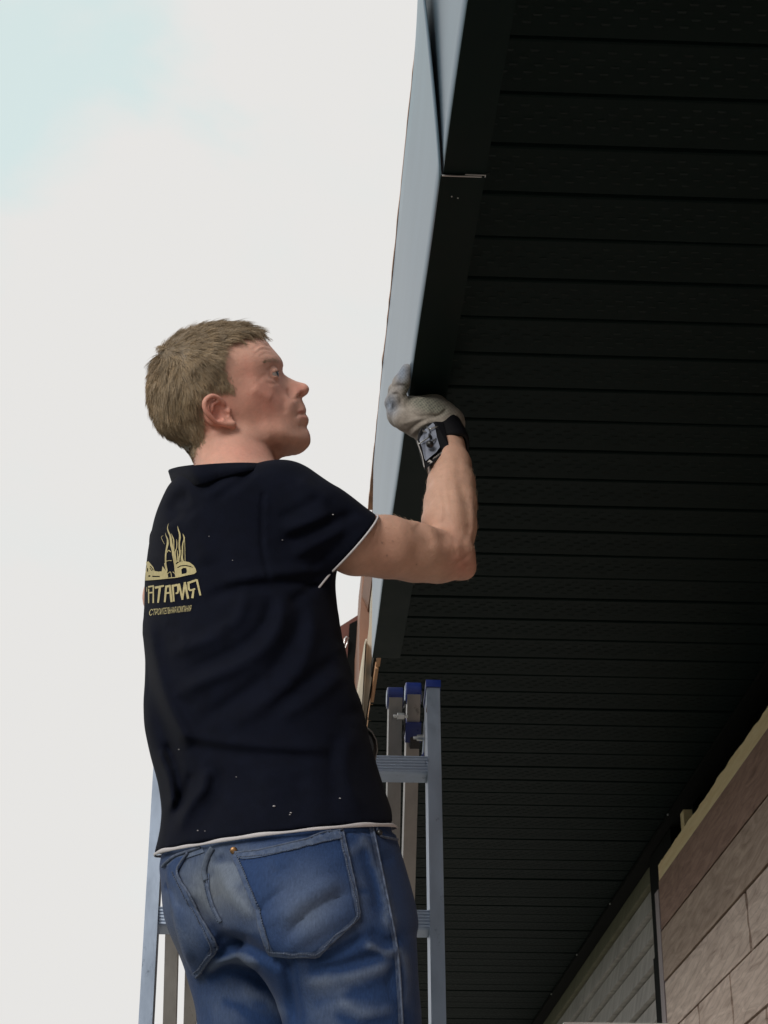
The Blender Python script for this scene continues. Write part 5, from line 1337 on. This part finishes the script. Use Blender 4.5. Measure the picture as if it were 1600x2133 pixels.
lo, hi = gp(100, 1400, 2.66), gp(1350, 60, 2.82); lo, hi = np.minimum(lo, hi), np.maximum(lo, hi); lo[1] = 2.58; hi[1] = 2.83
Vg, Fg = field_mesh(glove_field, lo - 0.01, hi + 0.01, 0.0016)
glove = pp(mk('glove', Vg, Fg, M['glove'], None, smooth=True)); print('glove', len(Vg))
qx, qy, _ = proj(Vg.astype(np.float32)); qx = (qx - 780) * 6.957; qy = (qy - 740) * 6.957
beige = np.array([0.295, 0.26, 0.225]); green = np.array([0.19, 0.195, 0.15]); blue = np.array([0.21, 0.245, 0.31])
wg = np.clip(np.exp(-((qx - 800) / 260) ** 2 - ((qy - 720 - 0.22 * (qx - 800)) / 110) ** 2) * 1.5 + 0.9 * np.exp(-((qx - 480) / 60) ** 2 - ((qy - 480) / 120) ** 2), 0, 1)
wb = np.clip(np.exp(-((qx - 230) / 110) ** 2 - ((qy - 720) / 170) ** 2) + np.exp(-((qx - 400) / 120) ** 2 - ((qy - 250) / 200) ** 2), 0, 1)  # fingers tinted blue, sky light put into the knit colour
cg = beige * (1 - wb[:, None]) + blue * wb[:, None]; cg = cg * (1 - 0.7 * wg[:, None]) + green * 0.7 * wg[:, None]
jq = 26 * vnoise(Vg.astype(np.float32), 70, 11); sp = np.sin((qx + jq) / 8.5) * np.sin((qy - 0.25 * qx + jq) / 8.5); dots = np.clip((sp - 0.1) * 4, 0, 1) * np.clip(wg + 0.30 * wb + 0.06, 0, 1) * 0.72
cg = cg * (1 - dots[:, None]) + np.array([0.035, 0.055, 0.045]) * dots[:, None]
cg = cg * (0.74 + 0.22 * vnoise(Vg.astype(np.float32), 120, 12) + 0.26 * vnoise(Vg.astype(np.float32), 420, 13))[:, None]
tint_mesh(glove, cg)

# ---------------------------------------------------------------- magnetic wristband
def sheet(name, rows, m, parent, smooth=True):
    """closed band from rings of world points"""
    V = [p for r_ in rows for p in r_]; n_ = len(rows[0]); F = []
    for i in range(len(rows) - 1):
        for k in range(n_): F.append((i * n_ + k, i * n_ + (k + 1) % n_, (i + 1) * n_ + (k + 1) % n_, (i + 1) * n_ + k))
    return mk(name, V, F, m, parent, smooth)
wa, wb_ = P(905, 893, 2.695), P(938, 960, 2.668)              # axis of the band, hand side to elbow side
wt = (wb_ - wa) / np.linalg.norm(wb_ - wa)
wu = RGT - wt * (RGT @ wt); wu /= np.linalg.norm(wu); wv = np.cross(wt, wu)
if wv @ FWD > 0: wv = -wv                                     # wv towards the camera
wr = []
for s_, g_ in ((-0.004, .0), (0.0, .0022), (0.010, .003), (0.030, .0035), (0.046, .003), (0.052, .002), (0.053, -.003)):
    c = wa + wt * s_; ring = []
    for k in range(40):
        a = 2 * math.pi * k / 40
        ca, sa = math.cos(a), math.sin(a)
        rx, ry = 0.0335 + g_, 0.030 + g_
        e_ = 3.2
        rr_ = (abs(ca) ** e_ + abs(sa) ** e_) ** (-1 / e_)
        ring.append(c + wu * rx * rr_ * ca + wv * ry * rr_ * sa + np.array([0.004, 0, 0]))
    wr.append(ring)
band = pp(sheet('wristband', wr, M['band'], None))
md = band.modifiers.new('cloth', 'SOLIDIFY'); md.thickness = 0.002; md.offset = -1
YO = -0.017
def quad3(pts, Y): return [P(*gxw(x, y), Yy + YO) for (x, y), Yy in zip(pts, Y)]
# raised pad with its glossy grey face
pad = [(645, 1120), (800, 985), (880, 960), (990, 965), (1088, 1335), (1095, 1378), (960, 1455), (805, 1600), (735, 1648), (712, 1600), (620, 1250)]
bm = bmesh.new(); A = [bm.verts.new(p) for p in quad3(pad, [2.664, 2.664, 2.664, 2.668, 2.650, 2.650, 2.645, 2.641, 2.640, 2.641, 2.655])]; B = [bm.verts.new(Vector(v.co) + Vector(FWD) * 0.026) for v in A]
bm.faces.new(A); bm.faces.new(B[::-1])
for i in range(len(A)): bm.faces.new((A[i], B[i], B[(i + 1) % len(A)], A[(i + 1) % len(A)]))
pad_o = bm_obj('pad', bm, M['band'], band, bevel=0.0012, seg=2)
face = [(660, 1150), (735, 1075), (850, 975), (875, 1010), (905, 1180), (950, 1330), (900, 1400), (745, 1530), (725, 1490), (690, 1330), (655, 1240)]
bm = bmesh.new(); A = [bm.verts.new(p) for p in quad3(face, [2.661, 2.661, 2.662, 2.660, 2.652, 2.643, 2.641, 2.638, 2.640, 2.647, 2.654])]; B = [bm.verts.new(Vector(v.co) + Vector(FWD) * 0.004) for v in A]
bm.faces.new(A); bm.faces.new(B[::-1])
for i in range(len(A)): bm.faces.new((A[i], B[i], B[(i + 1) % len(A)], A[(i + 1) % len(A)]))
pl_o = bm_obj('magnet_plate', bm, M['band_plate'], band, bevel=0.0006)
V, F = tube(catmull(quad3([(625, 1240), (650, 1330), (690, 1450), (713, 1560), (724, 1625)], [2.65, 2.646, 2.642, 2.638, 2.637]), 4), 0.0009, 6)
mk('edge_binding', V, F, M['alu_dull'], band, smooth=True)
def screw(a, b, Ya, Yb, head=True, r=0.0013, hr=0.0042, mm=None):
    A, B = gp(*a, Ya + YO), gp(*b, Yb + YO); V, F = tube([A + (B - A) * t for t in np.linspace(0, 1, 6)], [r, r, r, r, r * .7, r * .15], 8)
    o = mk('screw', V, F, M['zinc'], band, smooth=True)
    if head:
        d = Vector(A - B).normalized(); bm = bmesh.new()
        bmesh.ops.create_cone(bm, cap_ends=True, segments=14, radius1=r, radius2=hr, depth=0.003, matrix=Matrix.Translation(Vector(A)) @ d.to_track_quat('Z', 'Y').to_matrix().to_4x4())
        bm_obj('screw_head', bm, mm or M['black_plastic'], o)
screw((680, 1085), (760, 1120), 2.655, 2.657, hr=0.0055); screw((800, 1180), (625, 1300), 2.648, 2.646, hr=0.005); screw((805, 1285), (905, 1195), 2.640, 2.650, hr=0.0062)
screw((790, 1075), (930, 1025), 2.655, 2.655, hr=0.0055, mm=M['zinc']); 
bm = bmesh.new(); bmesh.ops.create_uvsphere(bm, u_segments=14, v_segments=10, radius=0.0058, matrix=Matrix.Translation(Vector(gp(805, 1290, 2.637 + YO)))); bm_obj('screw_head', bm, M['black_plastic'], band, smooth=True)
# maker's lettering along the lower edge
fc = bpy.data.curves.new('lettering', 'FONT'); fc.body = 'matrix'; fc.size = 1.0; fc.resolution_u = 2; fc.shear = 0.3
fo = bpy.data.objects.new('lettering', fc); COL.objects.link(fo)
tm = bpy.data.meshes.new_from_object(fo.evaluated_get(bpy.context.evaluated_depsgraph_get())); bpy.data.objects.remove(fo)
tv = np.array([v.co[:2] for v in tm.vertices]); tf = [tuple(p.vertices) for p in tm.polygons]; tw = tv[:, 0].max()
V = []
for a, b in tv:
    u = a / tw; x = 845 + 150 * u; y = 1512 - 102 * u; V.append(gp(x + 18 * b * -0.3, y - 46 * b, 2.6355 + YO + 0.004 * u))
mk('maker_name', V, tf, M['band_text'], band)
mk('maker_mark', [gp(x, y, 2.634 + YO) for x, y in ((765, 1550), (795, 1515), (815, 1520), (845, 1545), (800, 1572), (812, 1545))], [(0, 1, 2, 5), (5, 2, 3, 4)], M['band_text'], band)

# ---------------------------------------------------------------- hair
hair_poly = np.array([(970, 205), (955, 232), (900, 240), (820, 262), (748, 300), (706, 355), (700, 440), (716, 500), (752, 560), (792, 630), (800, 690), (755, 682), (700, 676), (600, 672), (545, 700), (535, 760), (548, 850), (560, 930), (568, 1000), (548, 1070), (492, 1130), (462, 1205), (430, 1225),
                      (100, 1100), (40, 500), (300, 60), (900, 60), (1000, 160)], float)
def in_poly(x, y, poly):
    r_ = np.zeros(x.shape, bool); j = len(poly) - 1
    for i in range(len(poly)):
        xi, yi = poly[i]; xj, yj = poly[j]
        r_ ^= ((yi > y) != (yj > y)) & (x < (xj - xi) * (y - yi) / (yj - yi + 1e-12) + xi); j = i
    return r_
tri = Vh[Fh]; cen = tri.mean(1); nrm = np.cross(tri[:, 2] - tri[:, 0], tri[:, 3] - tri[:, 1]); area = np.linalg.norm(nrm, axis=1); nrm /= area[:, None] + 1e-12
cl_ = to_head(cen.astype(np.float32)); czx, czy = app(cl_)
def poly_dist(x, y, poly):
    b_ = np.full(x.shape, 1e9)
    for i in range(len(poly)):
        a, c = poly[i], poly[(i + 1) % len(poly)]; d_ = c - a
        t = np.clip(((x - a[0]) * d_[0] + (y - a[1]) * d_[1]) / (d_ @ d_), 0, 1)
        b_ = np.minimum(b_, np.hypot(x - a[0] - t * d_[0], y - a[1] - t * d_[1]))
    return np.where(in_poly(x, y, poly), b_, -b_)
jit = (vnoise(cen.astype(np.float32), 160, 21) - 0.5) * 30
hd_ = poly_dist(czx + jit, czy + jit, hair_poly)
sel = (hd_ > -14) & ~((np.abs(cl_[:, 1]) > EW + 0.004) & (czx > 530) & (czx < 860) & (czy > 680) & (czy < 960))
out_ok = ((cen - HC) * nrm).sum(1)
if np.median(out_ok[sel]) < 0: nrm = -nrm
# growth direction over the profile plane: out of the crown whorl, forward on top, down the sides and nape
fld = np.array([(1000, 210, 1.0, .25), (900, 180, 1.0, .05), (780, 180, 1.0, -.08), (640, 170, 1.0, -.12), (480, 190, .95, -.25), (350, 250, .7, -.5), (240, 330, .45, -.35), (190, 430, -.15, .9), (140, 560, -.15, 1.0), (130, 700, .05, 1.0), (180, 860, .2, 1.0),
                (300, 1000, .45, .9), (430, 1110, .5, .9), (800, 330, .95, .35), (700, 300, .98, .12), (550, 330, .9, .25), (400, 380, .75, .5), (300, 450, .4, .9), (500, 480, .65, .75), (650, 450, .75, .65), (760, 470, .55, .85), (780, 580, .25, .95), (830, 660, .0, 1.0),
                (650, 600, .3, .95), (500, 620, .35, .95), (350, 650, .2, 1.0), (250, 700, .1, 1.0), (400, 800, .25, .95), (520, 760, .1, 1.0), (300, 880, .3, .95), (450, 950, .3, .95), (540, 1050, .35, .9), (950, 260, 1.0, .3), (860, 270, 1.0, .25)], float)
def grow(x, y):
    w = 1 / (((x[:, None] - fld[:, 0]) ** 2 + (y[:, None] - fld[:, 1]) ** 2) + 900.0) ** 1.5
    d = (w[:, :, None] * fld[:, 2:]).sum(1) / w.sum(1)[:, None]
    return d / (np.linalg.norm(d, axis=1)[:, None] + 1e-9)
NH = 38000
pw = area * np.clip((hd_ + 14) / 62, 0.02, 1) * sel
pi_ = rng.choice(len(pw), NH, p=pw / pw.sum())
bw = rng.dirichlet((1, 1, 1, 1), NH); root = (tri[pi_] * bw[:, :, None]).sum(1); rn = nrm[pi_]
rl = to_head(root.astype(np.float32)); rzx, rzy = app(rl)
dd = grow(rzx, rzy)
# clumping: neighbouring strands share a lean
cn = vnoise(root.astype(np.float32), 110, 31) - 0.5; cn2 = vnoise(root.astype(np.float32), 110, 32) - 0.5; big = vnoise(root.astype(np.float32), 45, 33) - 0.5
ang = 0.65 * cn + 0.5 * big + rng.normal(0, 0.14, NH)
ca, sa = np.cos(ang), np.sin(ang); dd = np.stack([dd[:, 0] * ca - dd[:, 1] * sa, dd[:, 0] * sa + dd[:, 1] * ca], 1)
tang = (dd[:, :1] * HA[0] - dd[:, 1:] * HA[2]); tang = tang - rn * (tang * rn).sum(1)[:, None]; tang /= np.linalg.norm(tang, axis=1)[:, None] + 1e-9
topw = np.clip((520 - rzy) / 300, 0, 1); front = np.clip((rzx - 750) / 250, 0, 1) * topw; nape = np.clip((rzy - 900) / 200, 0, 1); side = np.clip((rzx - 560) / 200, 0, 1) * (1 - topw)
ln = 0.016 + 0.011 * topw + 0.004 * front - 0.007 * nape - 0.008 * side; ln *= rng.uniform(0.55, 1.25, NH) * np.clip((hd_[pi_] + 40) / 100, 0.35, 1)
liftv = 0.25 + 0.06 * topw + 0.34 * cn2 - 0.12 * nape - 0.14 * side + rng.normal(0, 0.07, NH); liftv = np.clip(liftv - 0.12 * nape, 0.06, 0.9)
whorl = np.exp(-((rzx - 230) / 60) ** 2 - ((rzy - 390) / 60) ** 2); liftv = liftv + 0.15 * whorl
S_ = 4; ts = np.linspace(0, 1, S_ + 1)
pts = np.stack([root + tang * (ln * t)[:, None] + rn * (ln * liftv * (t - 0.45 * t * t) * 1.5)[:, None] + (0.0004 + 0.0050 * np.clip(cn2 + 0.15, 0, 1) * (1 - nape) * (1 - 0.6 * side))[:, None] * rn - np.array([0, 0, 1]) * (0.10 * ln * t * t)[:, None] for t in ts], 1)
wid = 0.00032 * rng.uniform(0.7, 1.3, NH); tp = np.array([1.0, 1.0, 0.85, 0.6, 0.12])
b1 = np.cross(tang, rn); b1 /= np.linalg.norm(b1, axis=1)[:, None]; b2 = rn
ringv = [(math.cos(a), math.sin(a)) for a in (0.5, 0.5 + 2.094, 0.5 + 4.189)]
HV = np.stack([pts + (wid[:, None] * tp)[:, :, None] * (c_ * b1[:, None] + s_ * b2[:, None]) for c_, s_ in ringv], 2)     # NH, S+1, 3, 3
HVf = HV.reshape(-1, 3)
bidx = (np.arange(NH) * (S_ + 1) * 3)[:, None, None] + (np.arange(S_) * 3)[None, :, None]
quads = []
for k in range(3):
    k2 = (k + 1) % 3
    quads.append(np.concatenate([bidx + k, bidx + k2, bidx + 3 + k2, bidx + 3 + k], 2))
HF = np.concatenate(quads, 1).reshape(-1, 4)
# under-layer of packed hair over the scalp
capf = Fh[sel & (hd_ > 50)]; uq, inv = np.unique(capf, return_inverse=True); capf = inv.reshape(-1, 4)
vn = np.zeros((len(Vh), 3)); np.add.at(vn, Fh.ravel(), np.repeat(nrm, 4, 0)); vn /= np.linalg.norm(vn, axis=1)[:, None] + 1e-9
cv = Vh[uq]; czl = to_head(cv.astype(np.float32)); cx_, cy_ = app(czl)
inner_w = np.clip(np.ones(len(uq)), 0, 1)
ctop = np.clip((520 - cy_) / 300, 0, 1)
capv = cv + vn[uq] * ((0.0022 + 0.0050 * ctop)[:, None] * (0.7 + 0.6 * vnoise(cv.astype(np.float32), 130, 35))[:, None])
hair_v = np.concatenate([capv, HVf]); hair_f = np.concatenate([capf, HF + len(capv)])
hair = pp(mk('hair', hair_v, hair_f, M['hair'], None, smooth=True))
hc = np.array([0.36, 0.272, 0.178])
sv = rng.normal(1.0, 0.12, NH).clip(0.6, 1.5) * (0.85 + 0.5 * (vnoise(root.astype(np.float32), 70, 36)))
warm = rng.uniform(0, 1, NH)[:, None]
scol = hc * sv[:, None] * (1 + (warm - 0.5) * np.array([0.12, 0.0, -0.18])) * (1 - 0.15 * topw[:, None])
capc = np.tile(hc * 0.45, (len(capv), 1)) * (0.7 + 0.6 * vnoise(capv.astype(np.float32), 260, 37))[:, None]
tint_mesh(hair, np.concatenate([capc, np.repeat(scol, (S_ + 1) * 3, 0)]))
# fringe tuft over the forehead and the cowlick at the crown
def tufts(specs, name):
    V = []; F = []
    for (x0, y0, x1, y1, x2, y2, w_, n_) in specs:
        for _ in range(n_):
            j = lambda s: rng.normal(0, s)
            w0_ = w_ + j(.006)
            p = catmull([hw(x0 + j(9), y0 + j(8), w0_), hw(x1 + j(10), y1 + j(7), w0_ + j(.002)), hw(x2 + j(13), y2 + j(11), w0_ + j(.003))], 4)
            v, f = tube(p, list(np.linspace(.00045, .0001, len(p))), 3, cap=False); o0 = len(V); V += v; F += [tuple(i + o0 for i in ff) for ff in f]
    o = mk(name, V, F, M['hair'], hair, smooth=True); o['kind'] = 'stuff'; tint_mesh(o, np.tile(hc * 0.95, (len(V), 1)))
tufts([(880, 175, 960, 178, 1015, 215, .020, 40), (930, 188, 1010, 205, 1080, 272, .012, 22), (920, 195, 990, 222, 1035, 270, .022, 26), (940, 200, 1020, 218, 1065, 258, -.005, 14), (900, 190, 970, 215, 1010, 255, .034, 40),
       (260, 320, 205, 318, 180, 338, .010, 26), (270, 330, 215, 340, 190, 365, .016, 22), (420, 200, 385, 178, 378, 186, .01, 14), (820, 215, 900, 235, 960, 275, .045, 45), (780, 260, 840, 275, 890, 300, .052, 45)], 'fringe')
# lashes along the upper lid
for sgn in (1, -1):
    lp_ = []
    for yy in np.linspace(-0.006, 0.0122, 14):
        hf = 0.0046 * max(1 - ((yy - 0.0015) / 0.0135) ** 2, 0); zq = 0.0004 + hf; xq = 0.008
        for _ in range(4): zq = 0.0004 + 0.16 * (xq - 0.007) + hf; xq = math.sqrt(max(0.0135 ** 2 - yy * yy - zq * zq, 1e-6))
        lp_.append(HC + ((EYE_C + np.array([xq, yy, zq])) * np.array([1, sgn, 1])) @ HA)
    V, F = tube(lp_, 0.00045, 5); o = pp(mk('eyelashes', V, F, M['hair'], None)); tint_mesh(o, np.tile(np.array([0.05, 0.03, 0.02]), (len(V), 1)))
# eyebrow
V = []; F = []
for k in range(90):
    u = rng.uniform(0, 1); x = 1030 + 115 * u; y = 440 - 26 * math.sin(u * 2.4) + rng.normal(0, 6) + 6 * u
    wv_ = 0.045
    for _ in range(4): wv_ = float(head_w(np.array([hl(x, y, wv_)]))[0][0])
    a = hl(x, y, wv_ + .0004); b = hl(x - 20, y - 4 + rng.normal(0, 4), wv_ + .0030)
    v, f = tube([HC + a @ HA, HC + 0.5 * (a + b) @ HA, HC + b @ HA], [.00016, .00014, .00008], 3, cap=False); o0 = len(V); V += v; F += [tuple(i + o0 for i in ff) for ff in f]
eb = pp(mk('eyebrow', V, F, M['hair'], None)); tint_mesh(eb, np.tile(hc * 0.75, (len(V), 1)))
# fine fair hairs on the arm
V = []; F = []
ac = Va[Fa].mean(1); an = np.cross(Va[Fa][:, 2] - Va[Fa][:, 0], Va[Fa][:, 3] - Va[Fa][:, 1]); an /= np.linalg.norm(an, axis=1)[:, None] + 1e-12
if ((ac - np.array(armR[3])) * an).sum(1).mean() < 0: an = -an
fx_, fy_, _ = proj(ac.astype(np.float32)); okf = np.where((fx_ > 770) & (fy_ > 965))[0]
ft = np.array(foreR[-1]) - np.array(foreR[0]); ft /= np.linalg.norm(ft); at_ = np.array(armR[-1]) - np.array(armR[0]); at_ /= np.linalg.norm(at_)
for i in rng.choice(okf, 1000):
    upper = fy_[i] > 1090 and fx_[i] < 900
    if upper and rng.random() < 0.6: continue
    t = at_ if upper else ft; t = t - an[i] * (t @ an[i]); t /= np.linalg.norm(t) + 1e-9
    sdir = np.cross(an[i], t); l = rng.uniform(.004, .010); d = t * 0.8 + sdir * rng.normal(0, .5) + an[i] * rng.uniform(.1, .4)
    p0 = ac[i]; v, f = tube([p0, p0 + d * l * .5 + an[i] * .0004, p0 + d * l - an[i] * .0006], [.00011, .00010, .00004], 3, cap=False); o0 = len(V); V += v; F += [tuple(k + o0 for k in ff) for ff in f]
ah = pp(mk('arm_hair', V, F, M['hair'], None)); tint_mesh(ah, np.tile(np.array([0.48, 0.34, 0.23]), (len(V), 1))); ah['kind'] = 'stuff'
